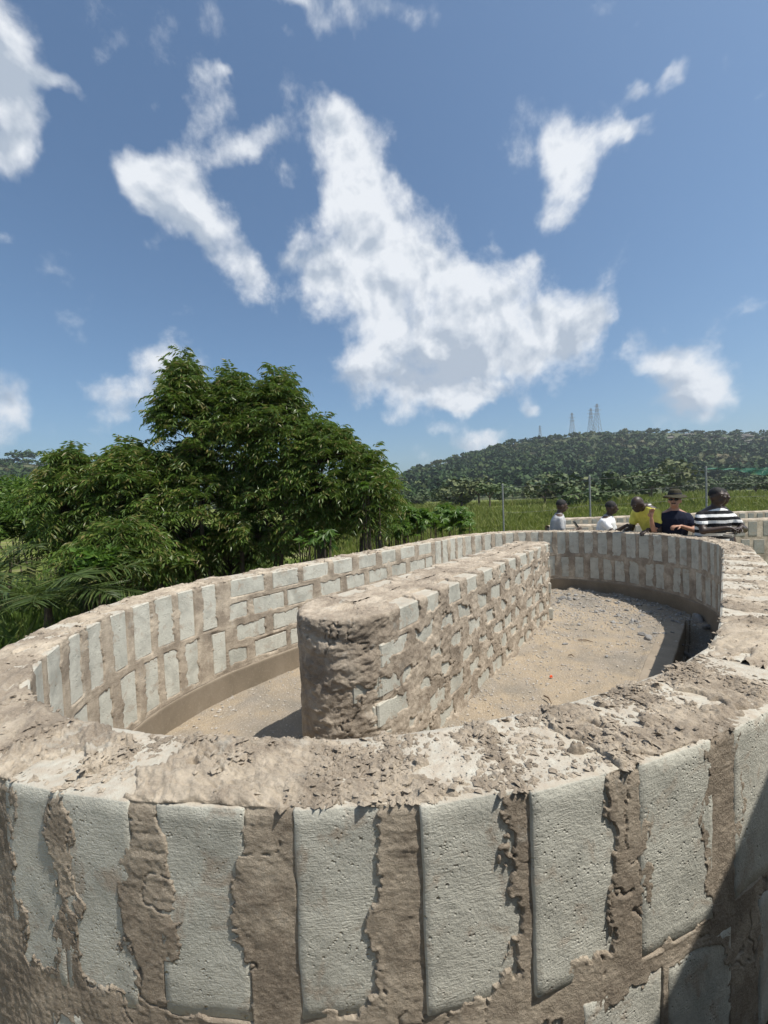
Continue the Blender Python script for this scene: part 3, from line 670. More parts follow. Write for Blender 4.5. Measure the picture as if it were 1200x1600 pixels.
def tube_mesh(name, pts, rad, seg=8):
    pts = np.asarray(pts, float); n = len(pts); rad = np.broadcast_to(rad, n)
    V = []; up = np.array([.13, .21, .97])
    for i in range(n):
        t = pts[min(i+1, n-1)]-pts[max(i-1, 0)]; t /= np.linalg.norm(t)+1e-9
        a = np.cross(t, up); 
        if np.linalg.norm(a) < .1: a = np.cross(t, (1, 0, 0))
        a /= np.linalg.norm(a); b = np.cross(t, a)
        for k in range(seg):
            w = 2*math.pi*k/seg; V.append(pts[i]+rad[i]*(math.cos(w)*a+math.sin(w)*b))
    Q = grid_quads(n, seg, wrap=True)
    me_v = np.array(V); 
    return me_v, Q
def merge(parts):
    off = 0; VV = []; QQ = []
    for v, q in parts: VV.append(v); QQ.append(q+off); off += len(v)
    return np.vstack(VV), np.vstack(QQ)
def plain_mat(name, c, rough=.6, metal=0.0, nscale=30, var=.25, bump=.2):
    m, nt, N, L, P = new_mat(name); b = NB(nt); pos, g = wcoord(nt)
    L.new(b.mix(b.range(b.noise(pos, nscale, 4), .35, .7, 0, 1), tuple(v*(1-var) for v in c), tuple(min(1, v*(1+var)) for v in c)), P.inputs['Base Color'])
    P.inputs['Roughness'].default_value = rough; P.inputs['Metallic'].default_value = metal
    if bump: L.new(b.bump(b.noise(pos, nscale*2, 3), bump, .004), P.inputs['Normal'])
    return m
M_TWIG = plain_mat('dry_twig', (.16, .11, .07), .9); M_METAL = plain_mat('galvanised_post', (.30, .30, .29), .55, .3)
for x0, y0, x1, y1, lab in ((903, 1003, 927, 1006, 'thin dark twig lying straight across the tank floor'), (850, 1091, 862, 1103, 'short twig on the dirt near the mortar spill'), (888, 1027, 897, 1029, 'tiny twig near the middle of the tank floor')):
    a = wpt(*floor_nd(x0, y0), Z_FLOOR+.022); b_ = wpt(*floor_nd(x1, y1), Z_FLOOR+.02); mid = (a+b_)/2+np.array([.01, .01, .008])
    v, q = tube_mesh('t', [a, mid, b_], [.006, .007, .003], 6); tag(obj('twig', quads_mesh('twig', v, q), M_TWIG), lab, 'twig')

# ---- the second tank behind the people: two straight runs of the same block work
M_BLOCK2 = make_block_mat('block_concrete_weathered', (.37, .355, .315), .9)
def far_tank_wall(a, b_, ztop, h, label, rows=1, pitch=.26):
    a = np.array(a); b_ = np.array(b_); L_ = float(np.hypot(*(b_-a))); t = (b_-a)/L_; nrm = np.array([-t[1], t[0]])
    root = empty('far_tank_wall', (*a, -.13)); tag(root, label, 'wall', 'runs of the second block tank', kind='thing')
    s = np.arange(0, L_+.05, .05); tk = .25
    prof = [(0, -.2), (0, ztop-.03), (.004, ztop-.012), (.02, ztop+.004), (.12, ztop+.014), (.23, ztop+.006), (tk, ztop-.012), (tk, -.2)]
    V = []
    for off, z in prof:
        k = .010*fbm(s*9, z*9, off*7, 3, 301)
        V.append(np.c_[a+t*s[:, None]+nrm*(off+k)[:, None], np.full(len(s), z)+(.014*fbm(s*5, off*9, 0, 3, 302) if z > 0 else 0)])
    obj('mortar', quads_mesh('far_mortar', np.vstack(V), grid_quads(len(prof), len(s))), M_MORTAR, root)
    n = int(L_/pitch); bh = (h-.06*rows)/rows
    me = box_mesh('far_block', pitch*.72, tk+.014, bh, .012)
    for r in range(rows):
        for k in range(n):
            c = a+t*((k+.5+.4*(r % 2))*pitch+random.uniform(-.015, .015))+nrm*tk/2
            place_block(root, me, (c[0], c[1], ztop-.035-bh/2-r*(bh+.06)), math.atan2(t[1], t[0]), (random.uniform(.85, 1.1), 1, random.uniform(.94, 1.03)), M_BLOCK2)
    return root
def g2(x, y, Y): p = at(x, y, Y); return p[:2]
zt = at(900, 821, 8.7)[2]
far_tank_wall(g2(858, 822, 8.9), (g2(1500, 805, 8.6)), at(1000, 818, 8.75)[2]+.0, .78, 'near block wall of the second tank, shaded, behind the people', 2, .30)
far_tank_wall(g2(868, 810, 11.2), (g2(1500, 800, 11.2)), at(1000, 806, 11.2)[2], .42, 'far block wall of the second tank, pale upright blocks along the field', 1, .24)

# ---- fence along the field
def post(x, ytop, Y, label):
    p = at(x, ytop, Y); z0 = float(ground_z(p[0], p[1]))-.2; w = .045
    v, q = tube_mesh('p', [(p[0], p[1], z0), (p[0]+.004, p[1], (z0+p[2])/2), (p[0], p[1], p[2])], w*.62, 8)
    root = empty('fence_post', (p[0], p[1], z0)); tag(root, label, 'post', 'fence posts along the field')
    obj('pole', quads_mesh('pole', v, q), M_METAL, root)
    v, q = tube_mesh('c', [(p[0], p[1], p[2]-.01), (p[0], p[1], p[2]+.012), (p[0], p[1], p[2]+.02)], [w*.74, w*.74, .004], 8)
    obj('cap', quads_mesh('cap', v, q), M_METAL, root); return p
posts = [post(785, 757, 14.2, 'slim grey fence post standing alone in the field'), post(921, 744, 14.0, 'grey fence post between the grey-shirted and white-shirted people'), post(1103, 730, 13.6, 'tall grey fence post behind the striped shirt'), post(1290, 722, 13.6, 'grey fence post carrying the far end of the green net')]
M_WIRE = plain_mat('fence_wire', (.22, .21, .20), .6, .4, bump=0)
for h in (.10, .55, 1.0):
    pts = []
    for a, b_ in zip(posts[:-1], posts[1:]):
        for t in np.linspace(0, 1, 9)[:-1]: p = a+(b_-a)*t; pts.append((p[0], p[1], p[2]-h-.05*math.sin(math.pi*t)))
    pts.append(tuple(posts[-1]-np.array([0, 0, h])))
    v, q = tube_mesh('w', pts, .0032, 4); tag(obj('fence_wire', quads_mesh('fence_wire', v, q), M_WIRE), {.10: 'top strand of thin fence wire across the field', .55: 'middle strand of thin fence wire across the field', 1.0: 'lowest strand of thin fence wire across the field'}[h], 'wire')
def net():
    a, b_ = posts[2]+np.array([.04, 0, .01]), posts[3]; n = 60
    V = []
    for r in range(5):
        for k in range(n+1):
            t = k/n; p = a+(b_-a)*t; sag = -.07*math.sin(math.pi*t)
            w = (.06+.22*sstep(.15, .55, np.array(t)))*(r/4); V.append((p[0]+.01*math.sin(k*.9), p[1]+.03*math.sin(k*.7+r), p[2]-.03+sag-float(w)+.012*math.sin(k*1.3)*r/4))
    m, nt, N, L, P = new_mat('green_net'); P.inputs['Base Color'].default_value = (.02, .22, .13, 1); P.inputs['Roughness'].default_value = .6
    tr = N.new('ShaderNodeBsdfTransparent'); mx = N.new('ShaderNodeMixShader'); mx.inputs[0].default_value = .42
    L.new(tr.outputs[0], mx.inputs[1]); L.new(P.outputs[0], mx.inputs[2]); L.new(mx.outputs[0], N['Material Output'].inputs[0])
    tag(obj('shade_net', quads_mesh('shade_net', V, grid_quads(5, n+1)), m), 'strip of green shade net strung along the fence in front of the hill', 'net')
net()

# ---- unseen roof added for the slanting shade on the near blocks; boards deepen it
def shade_roof():
    def face_pt(x, y):                              # where a ray meets the outer face of the tank wall
        r = ray(x, y); best = None
        for s in np.arange(.3, 3.0, .01):
            p = TANK.pos(s)+TANK.nrm(s)*float(thick(s)); k = r[0]*p[1]-r[1]*p[0]
            if best is not None and best[0]*k < 0:
                Y = p[1]; return np.array([p[0], p[1], CAM_H+r[2]*Y/r[1]])
            best = (k, s)
    p1, p2 = face_pt(1193, 1228), face_pt(1024, 1597)
    e = (p1-p2)/np.linalg.norm(p1-p2); D = 2.0
    a = p1+SUN*D+e*.35; b_ = p2+SUN*D-e*1.5         # the eave
    side = np.cross(e, SUN); side /= np.linalg.norm(side)
    if side[0] < 0: side = -side
    side = np.array([side[0], side[1], .0]); side /= np.linalg.norm(side); side = side+np.array([0, 0, .10])
    root = empty('unseen_shade_hut', (b_[0]+.5, b_[1]-.2, 0)); tag(root, 'unseen corrugated sheet roof and dark boards added to shade the near blocks', 'hut', kind='thing')
    nu, nv = 120, 5; W = 3.6; V = []
    nrm = np.cross(e, side); nrm /= np.linalg.norm(nrm)
    for i in range(nv):
        for j in range(nu):
            t = j/(nu-1); V.append(a+(b_-a)*t+side*W*(i/(nv-1))+nrm*.012*math.sin(t*2*math.pi*28)*(0 if i == 0 else 1))
    m = plain_mat('rusty_sheet', (.32, .28, .25), .5, .6, 6)
    obj('roof_sheet', quads_mesh('roof_sheet', V, grid_quads(nv, nu)), m, root)
    # dark boards added under the verge to block sky light
    hv = np.array([e[0], e[1], 0]); ln_ = float(np.hypot(*(a-b_)[:2])); nb_ = 14; mb = plain_mat('dark_board', (.06, .05, .042), .9, 0, 8)
    for k in range(nb_):
        t0, t1 = k/nb_, (k+.97)/nb_; q0 = b_+(a-b_)*t0+side*.22; q1 = b_+(a-b_)*t1+side*.22; q2, q3 = q0+side*.025, q1+side*.025
        V = [(q0[0], q0[1], -.1), (q1[0], q1[1], -.1), (q3[0], q3[1], -.1), (q2[0], q2[1], -.1), (q0[0], q0[1], q0[2]-.05), (q1[0], q1[1], q1[2]-.05), (q3[0], q3[1], q3[2]-.05), (q2[0], q2[1], q2[2]-.05)]
        obj('plank', quads_mesh('gable_sky_block_plank', V, [(0, 3, 2, 1), (4, 5, 6, 7), (0, 1, 5, 4), (1, 2, 6, 5), (2, 3, 7, 6), (3, 0, 4, 7)], False), mb, root)
    for k in range(20):                              # more boards added behind the camera to keep sky light off
        x0 = -.6+k*.22; V = [(x0, -1.03, -.1), (x0+.213, -1.03, -.1), (x0+.213, -1.0, -.1), (x0, -1.0, -.1), (x0, -1.03, 2.7), (x0+.213, -1.03, 2.7), (x0+.213, -1.0, 2.7), (x0, -1.0, 2.7)]
        obj('plank', quads_mesh('sky_block_plank', V, [(0, 3, 2, 1), (4, 5, 6, 7), (0, 1, 5, 4), (1, 2, 6, 5), (2, 3, 7, 6), (3, 0, 4, 7)], False), mb, root)
    for q in (a+side*.9*W, b_+side*.9*W):
        v, f = tube_mesh('p', [(q[0], q[1], -.2), (q[0], q[1], q[2]*.5), (q[0], q[1], q[2]-.01)], .03, 8); obj('pole', quads_mesh('shade_roof_pole', v, f), M_TWIG, root)
    return a, b_
SH_A, SH_B = shade_roof()
print('SHELTER', SH_A, SH_B)
tag(wall, kind='thing'); tag(part, kind='thing')
# ------------------------------------------------------------------ plants near the tank
def leaf_mat(name, dark, light, tip=None, rough=.42, trans=.25):
    m, nt, N, L, P = new_mat(name); b = NB(nt); pos, g = wcoord(nt)
    c = b.ramp(g.outputs['Random Per Island'], [(0, dark), (.7, light)] + ([(.93, tip)] if tip else []))
    c = b.mix(b.range(b.noise(pos, 1.6, 3), .35, .65, 0, .5), c, tuple(v*.6 for v in dark))
    L.new(c, P.inputs['Base Color']); P.inputs['Roughness'].default_value = rough; P.inputs['Specular IOR Level'].default_value = .35
    t = N.new('ShaderNodeBsdfTranslucent'); L.new(b.mix(.5, c, (light[0]*1.4, light[1]*1.5, light[2]*.7)), t.inputs[0])
    mx = N.new('ShaderNodeMixShader'); mx.inputs[0].default_value = trans; L.new(P.outputs[0], mx.inputs[1]); L.new(t.outputs[0], mx.inputs[2])
    L.new(mx.outputs[0], N['Material Output'].inputs[0]); return m
M_NEEM = leaf_mat('neem_leaf', (.060, .118, .022), (.155, .225, .046), (.25, .205, .075), trans=.34, rough=.36)
M_PALM = leaf_mat('palm_leaf', (.045, .075, .020), (.10, .145, .040), (.16, .16, .06))
M_BROAD = leaf_mat('broad_leaf', (.055, .12, .018), (.125, .22, .038), (.17, .25, .06), trans=.35)
M_SHRUB = leaf_mat('shrub_leaf', (.055, .11, .020), (.12, .20, .038), (.18, .22, .06), trans=.3)
M_BARK = plain_mat('bark', (.115, .085, .060), .9)
def unit(v): return v/(np.linalg.norm(v, axis=-1, keepdims=True)+1e-9)
def leaflets(base, dirv, nrm, length, width):       # one pointed leaf = a quad pair folded along its midrib (4 tris)
    side = unit(np.cross(dirv, nrm)); n = len(base); L_ = length[:, None]; W = width[:, None]
    up = unit(np.cross(side, dirv))
    mid = base+dirv*L_*.45
    V = np.stack([base, mid+side*W*.5+up*W*.18, base+dirv*L_-up*L_*.06, mid-side*W*.5+up*W*.18], 1)
    Q = np.arange(4*n).reshape(n, 4); return V.reshape(-1, 3), Q
def compound(base, dirv, up, length, pairs, ll, lw, droop, r):   # arrays of pinnate leaves
    n = len(base); V = []; B = []; Dn = []; Nn = []; LL = []; LW = []
    side = unit(np.cross(dirv, up)); upn = unit(np.cross(side, dirv))
    for k in range(pairs+1):
        t = (k+1.2)/(pairs+1.2); p = base+dirv*(length*t)[:, None]+np.array([0, 0, -1])*(droop*length*t*t)[:, None]
        tan = unit(dirv+np.array([0, 0, -1])*(2*droop*t)[:, None])
        taper = (1-.45*t)*(.7+.5*min(1, 2.5*t))
        for sgn in ((-1, 1) if k < pairs else (0,)):
            dv = unit(tan*(.55 if sgn else 1)+side*sgn*.95+np.array([0, 0, -1])*(.28+.35*r.random(n))[:, None]+r.normal(0, .12, (n, 3)))
            B.append(p); Dn.append(dv); Nn.append(upn+r.normal(0, .25, (n, 3))); LL.append(ll*taper*r.uniform(.8, 1.15, n)); LW.append(lw*taper*r.uniform(.8, 1.2, n))
    return leaflets(np.vstack(B), np.vstack(Dn), unit(np.vstack(Nn)), np.concatenate(LL), np.concatenate(LW))
def neem(name, x, y, rx, ry, Y, seed, label, group, basex=None, tips=90, dense=1.0, top=None):
    r = np.random.default_rng(seed); c = at(x, y, Y); k = Y/FPX; a, h = max(rx*k-.17, .2), max(ry*k-.14, .25); dep = max(a*.9, .45)
    bx = at(basex if basex else x, y, Y)[0]; gz = float(ground_z(bx, Y+.1)); base = np.array([bx, Y+.1, gz-.05])
    root = empty(name, tuple(base)); tag(root, label, 'tree', group)
    tips = int(tips*1.1); u = unit(r.normal(size=(tips, 3))); u[:, 2] = np.abs(u[:, 2])*np.where(r.random(tips) < .62, 1, -1)
    rad = r.uniform(.45, 1.0, tips)**.6
    # plume: narrower to the top
    T = c+u*rad[:, None]*np.array([a, dep, h]); nar = np.clip(1-.45*np.clip((T[:, 2]-c[2])/h, 0, 1), .4, 1)
    T[:, :2] = c[:2]+(T[:, :2]-c[:2])*nar[:, None]
    if top: T = np.vstack([T, c+np.array([[0, 0, h*1.06], [.03, .1, h*1.0], [.06, .1, h*.9], [-.1, -.05, h*.86], [.12, -.1, h*.78], [-.16, 0, h*.7], [.18, 0, h*.62], [-.2, .1, h*.55]])])
    T[:, 2] = np.maximum(T[:, 2], gz+.35)
    # stem and limbs
    parts = []; stem_top = np.array([c[0], c[1], c[2]+h*.55]); st = [base+(stem_top-base)*t+np.array([.06*math.sin(5*t+seed), .05*math.cos(4*t+seed), 0]) for t in np.linspace(0, 1, 8)]
    parts.append(tube_mesh('s', st, np.linspace(.045, .012, 8), 7)); st = np.array(st)
    for p in T[::2]:
        j = int(np.clip(np.searchsorted(st[:, 2], p[2]-.55*np.linalg.norm(p[:2]-c[:2])-.15), 1, 7)); q = st[j]; m_ = (p+q)/2+np.array([0, 0, .08])
        parts.append(tube_mesh('b', [q, m_, p], [.014, .009, .004], 5))
    V, Q = merge(parts); obj('trunk', quads_mesh('trunk', V, Q), M_BARK, root)
    # rosettes of pinnate leaves
    nl = int(9*dense); B = np.repeat(T, nl, 0); n = len(B)
    out = unit(B-(c-np.array([0, 0, h*.5]))); az = r.uniform(0, 2*math.pi, n); hd = np.stack([np.cos(az), np.sin(az), r.uniform(-.2, 1.3, n)], -1)
    dv = unit(hd+out*.75); B = B-np.array([0, 0, 1])*r.uniform(0, .16, n)[:, None]+r.normal(0, .03, (n, 3))
    V, Q = compound(B, dv, np.tile((0, 0, 1.0), (n, 1)), r.uniform(.22, .44, n), 6, .128, .031, r.uniform(.3, .95, n), r)
    obj('crown', quads_mesh('crown', V, Q, False), M_NEEM, root); return root
GN = 'feathery trees behind the tank wall'
neem('feathery_tree', 112, 775, 62, 88, 6.0, 1, 'leftmost feathery tree, low crown beside the palm fronds', GN, tips=95)
neem('feathery_tree', 212, 765, 82, 95, 6.2, 2, 'second feathery tree from the left with a rounded crown', GN, tips=120)
neem('feathery_tree', 292, 655, 56, 106, 6.5, 3, 'tallest feathery tree with a slim pointed plume against the cloud', GN, 320, tips=110, top=True)
neem('feathery_tree', 366, 668, 56, 96, 6.6, 4, 'feathery tree just right of the tallest one', GN, 372, tips=100, top=True)
neem('feathery_tree', 436, 668, 62, 98, 6.6, 5, 'second tallest feathery tree with plumes near the middle of the clump', GN, 425, tips=115, top=True)
neem('feathery_tree', 512, 728, 74, 88, 6.4, 6, 'feathery tree sloping down to the right side of the clump', GN, 480, tips=120)
neem('feathery_tree', 584, 762, 50, 74, 6.3, 7, 'rightmost feathery tree with brownish drooping leaf tips', GN, 540, tips=75)
neem('feathery_tree', 300, 785, 115, 92, 6.7, 8, 'broad shaded feathery tree filling the middle of the clump', GN, tips=150)
neem('feathery_tree', 450, 790, 115, 84, 6.9, 9, 'broad shaded feathery tree under the right plumes', GN, 420, tips=150)
neem('feathery_tree', 190, 855, 85, 50, 5.2, 10, 'low feathery sapling right behind the curved wall', GN, tips=80)
neem('feathery_tree', 350, 850, 110, 40, 7.4, 18, 'low shaded feathery sapling deep inside the clump', GN, tips=90)

def palm(x, y, Y, fronds, L_, seed, label):
    r = np.random.default_rng(seed); c = at(x, y, Y); gz = float(ground_z(c[0], c[1])); c[2] = max(c[2], gz+.15)
    root = empty('palm', (c[0], c[1], gz)); tag(root, label, 'palm', 'young palms beside the tank')
    c[2] = gz+.62; v, q = tube_mesh('t', [(c[0], c[1], gz-.1), (c[0], c[1], gz+.3), (c[0], c[1], c[2]+.03)], [.07, .06, .03], 9); obj('trunk', quads_mesh('palm_trunk', v, q), M_BARK, root)
    for az, el, ln in fronds:
        d0 = np.array([math.cos(az)*math.cos(el), math.sin(az)*math.cos(el), math.sin(el)]); n = 44; t = np.linspace(0, 1, n)
        P = c+d0*(ln*t)[:, None]+np.array([0, 0, -1])*(ln*.42*t**2.2)[:, None]; parts = [tube_mesh('r', P[::3], np.linspace(.013, .003, len(P[::3])), 5)]
        fo = obj('frond', quads_mesh('rachis', *merge(parts)), M_PALM, root)
        tan = unit(np.gradient(P, axis=0)); sd = unit(np.cross(tan, (0, 0, 1.0))); B = []; D_ = []; Nn = []; LL = []
        for s in (-1, 1):
            w = np.sin(np.pi*np.clip(t*.93+.07, 0, 1))**.7; B.append(P[3:]); D_.append(unit(tan*.75+sd*s*.85+np.array([0, 0, 1])*(.25-.75*r.random(n))[:, None])[3:]); Nn.append(np.tile((0, 0, 1.0), (n-3, 1))+r.normal(0, .35, (n-3, 3))); LL.append((.42*L_*w*r.uniform(.85, 1.1, n))[3:])
        LL = np.concatenate(LL); V, Q = leaflets(np.vstack(B), np.vstack(D_), unit(np.vstack(Nn)), LL, np.full(len(LL), .022))
        obj('leaves', quads_mesh('palm_leaflets', V, Q, False), M_PALM, fo, (0, 0, 0))
palm(70, 870, 4.5, [(.1, .75, 1.5), (.5, .95, 1.5), (1.5, .9, 1.5), (2.3, .8, 1.4), (3.0, .65, 1.4), (3.7, .75, 1.3), (-.4, .6, 1.35), (-.1, .5, 1.45), (4.6, .8, 1.0), (5.3, .65, 1.2), (5.7, .8, 1.4)], 1.0, 31, 'young palm with arching fronds spreading over the curved wall')
palm(-40, 830, 5.6, [(.1, .7, 2.0), (.5, .95, 1.9), (1.3, 1.0, 1.9), (-.3, .85, 1.9), (-.7, .6, 1.7), (2.6, .8, 1.5), (4.4, .8, 1.5), (5.0, .95, 1.7), (.0, .5, 1.7)], 1.15, 32, 'palm at the left edge whose fronds reach into the trees')

def rand_leaves(P, r, ll, lw, up=.6):
    n = len(P); dv = unit(r.normal(size=(n, 3))*np.array([1, 1, .6])); nr = unit(r.normal(size=(n, 3))+np.array([0, 0, up*2]))
    return leaflets(P, dv, nr, ll*r.uniform(.6, 1.25, n), lw*r.uniform(.7, 1.2, n))
def clumpy(r, n, c, rad, k=14, spread=.32, low=-.3):
    u = unit(r.normal(size=(k, 3))); u[:, 2] = np.where(u[:, 2] < low, -u[:, 2], u[:, 2]); C_ = c+u*r.uniform(.35, .85, (k, 1))*rad
    j = r.integers(0, k, n); return C_[j]+unit(r.normal(size=(n, 3)))*(r.random((n, 1))**.45)*spread*rad
def shrub(name, x, y, rx, ry, Y, seed, n, ll, lw, mat, label, cat='shrub', group=None, stems=6):
    r = np.random.default_rng(seed); c = at(x, y, Y); k = Y/FPX; rad = np.array([rx*k, rx*k*.8, ry*k]); gz = float(ground_z(c[0], c[1]))
    root = empty(name, (c[0], c[1], gz)); tag(root, label, cat, group)
    P = clumpy(r, n, c, rad, 18); P[:, 2] = np.maximum(P[:, 2], gz+.03)
    V, Q = rand_leaves(P, r, ll, lw); obj('leaves', quads_mesh('leaves', V, Q, False), mat, root)
    parts = []
    for q in P[:stems]: parts.append(tube_mesh('s', [(c[0]+r.normal(0, .08), c[1]+r.normal(0, .08), gz-.05), ((c[0]+q[0])/2, (c[1]+q[1])/2, (gz+q[2])/2), (c[0]*.3+q[0]*.7, c[1]*.3+q[1]*.7, gz*.25+q[2]*.75)], [.016, .011, .004], 5))
    obj('stem', quads_mesh('stems', *merge(parts)), M_BARK, root); return root
shrub('broadleaf_shrub', 150, 890, 34, 42, 4.6, 41, 420, .10, .065, M_BROAD, 'bright broad-leaved shrub poking up beside the palm fronds')
shrub('broadleaf_shrub', 40, 800, 60, 45, 8.0, 42, 1500, .12, .05, M_SHRUB, 'green bush behind the palm under the left hill')
shrub('broadleaf_shrub', 20, 775, 70, 30, 13.0, 47, 1500, .18, .08, M_SHRUB, 'loose bush at the left edge below the far hill')
shrub('broadleaf_shrub', 250, 880, 60, 25, 5.3, 48, 500, .10, .05, M_NEEM, 'low dark shrub in the shade behind the wall')
# cassava: leaves like open hands on long stalks
def cassava(x, y, rx, ry, Y, seed, heads, label, size=.14):
    r = np.random.default_rng(seed); c = at(x, y, Y); k = Y/FPX; rad = np.array([rx*k, rx*k*.8, ry*k]); gz = float(ground_z(c[0], c[1]))
    root = empty('cassava_bush', (c[0], c[1], gz)); tag(root, label, 'shrub', 'cassava bushes behind the tank')
    H = clumpy(r, heads, c, rad, 16, .4); H[:, 2] = np.maximum(H[:, 2], gz+.1); parts = []
    for p in H[:: max(1, heads//26)]: parts.append(tube_mesh('s', [(p[0]*.6+c[0]*.4, p[1]*.6+c[1]*.4, gz-.05), (p[0]*.9+c[0]*.1, p[1], (gz+p[2])/2), p], [.012, .009, .004], 5))
    obj('stem', quads_mesh('cassava_stems', *merge(parts)), M_BARK, root)
    n = len(H); B = []; D_ = []; Nn = []; LL = []
    ax = unit(r.normal(size=(n, 3))*np.array([1, 1, .3])+np.array([0, -.3, .1])); nr = unit(np.array([0, 0, 1.0])+r.normal(0, .35, (n, 3))); sd = unit(np.cross(ax, nr)); fw = unit(np.cross(nr, sd))
    for a in (-1.7, -1.05, -.5, 0, .5, 1.05, 1.7):
        B.append(H); D_.append(unit(fw*math.cos(a)+sd*math.sin(a)-nr*.35+r.normal(0, .08, (n, 3)))); Nn.append(nr); LL.append(size*(1-.16*abs(a))*r.uniform(.75, 1.2, n))
    LL = np.concatenate(LL); V, Q = leaflets(np.vstack(B), np.vstack(D_), np.vstack(Nn), LL, LL*.30)
    obj('leaves', quads_mesh('cassava_leaves', V, Q, False), M_BROAD, root); return root
cassava(500, 845, 38, 22, 5.4, 51, 26, 'small cassava plant with pale hand-shaped leaves against the dark trees', .15)
cassava(580, 765, 24, 26, 5.9, 55, 14, 'cassava sprig with drooping bright leaves at the edge of the trees', .15)
cassava(640, 822, 62, 34, 9.0, 52, 420, 'bright cassava thicket just right of the feathery trees', .17)
cassava(702, 818, 46, 28, 10.5, 53, 360, 'bright cassava thicket in front of the open field', .17)
cassava(605, 800, 40, 40, 9.8, 54, 260, 'tall leafy bush at the foot of the rightmost feathery tree', .17)

def grass_mesh(P, h, w, r, lean=.35):
    n = len(P); az = r.uniform(0, 2*math.pi, n); sd = np.stack([np.cos(az), np.sin(az), 0*az], -1); ln = r.normal(0, lean, (n, 2))
    H = h*r.uniform(.5, 1.15, n); W = w*r.uniform(.7, 1.3, n)
    mid = P+np.c_[ln*H[:, None]*.25, H*.6]; tip = P+np.c_[ln*H[:, None]*.9, H*r.uniform(.82, 1.0, n)]
    V = np.stack([P-sd*W[:, None]/2, P+sd*W[:, None]/2, mid+sd*W[:, None]*.35, tip, mid-sd*W[:, None]*.35], 1).reshape(-1, 3)
    return V, (np.arange(n)[:, None]*5+np.array([0, 1, 2, 3, 4])[None])
M_GRASS = leaf_mat('field_grass', (.115, .155, .028), (.22, .25, .055), (.34, .31, .13), .6, .3)
M_GRASS2 = leaf_mat('rank_grass', (.060, .110, .020), (.13, .20, .040), (.20, .23, .07), .55, .3)
def near_grass():
    r = np.random.default_rng(61); n = 30000; x = r.uniform(-7, 1.5, n); y = r.uniform(.5, 10.5, n)
    nn = x*AN[0]+y*AN[1]; dd = x*AD[0]+y*AD[1]; k = ~inside_tank(x, y, .34) & (nn < -2.0) & (np.hypot(x, y) > 2.2) & (fbm(x*1.3, y*1.3, 0, 2, 62) > -.28); x, y = x[k], y[k]
    z = ground_z(x, y); hh = np.where(x < -2.6, .62, .30)+.2*fbm(x, y, 0, 2, 63)
    return grass_mesh(np.c_[x, y, z], hh, .013, r)
tag(obj('tall_grass', quads_mesh('near_grass', *near_grass(), False), M_GRASS2), 'rank green grass growing outside the curved left wall', kind='stuff')
def field_grass():
    r = np.random.default_rng(65); n = 90000; Y = 9.5*(95/9.5)**(r.random(n)**.85); px = r.uniform(480, 1330, n); x = (px-600)/FPX*Y
    k = (Y > 11.9) | (px < 860); k &= fbm(x*.25, Y*.1, 0, 2, 66) > -.35; x, Y = x[k], Y[k]; z = ground_z(x, Y)
    h = .75*(.42+.30*fbm(x*.12, Y*.07, 0, 3, 67)+.35*sstep(.25, .5, fbm(x*.5, Y*.22, 0, 2, 68)))*np.clip(Y/16, .8, 2.2); return grass_mesh(np.c_[x, Y, z-.03], h, .022*np.clip(Y/12, 1, 5), r, .3)
tag(obj('field_grass', quads_mesh('field_grass', *field_grass(), False), M_GRASS), 'tall yellow-green grass of the open field', kind='stuff')

for k_, (x, y, rx, ry, Y) in enumerate(((150, 850, 75, 40, 6.9), (260, 860, 80, 42, 7.3), (370, 845, 85, 40, 7.6), (470, 835, 80, 36, 7.8), (560, 825, 50, 34, 7.6))):
    shrub('undergrowth_bush', x, y, rx, ry, Y, 70+k_, 1700, .12, .05, M_NEEM, 'dark undergrowth bush shaded by the feathery trees, %s of the five' % ('leftmost', 'second from the left', 'the middle one', 'second from the right', 'rightmost')[k_], 'bush', 'undergrowth beneath the trees')

shrub('leafy_bush', 5, 835, 62, 52, 6.2, 81, 2200, .12, .05, M_SHRUB, 'leafy green bush at the left edge above the tall grass', 'bush')
shrub('leafy_bush', -35, 790, 75, 52, 8.2, 82, 2000, .14, .06, M_SHRUB, 'taller bush cut by the left edge of the picture', 'bush')
shrub('leafy_bush', 75, 800, 55, 48, 8.8, 83, 2000, .14, .06, M_NEEM, 'dark bush between the palm fronds and the leftmost feathery tree', 'bush')
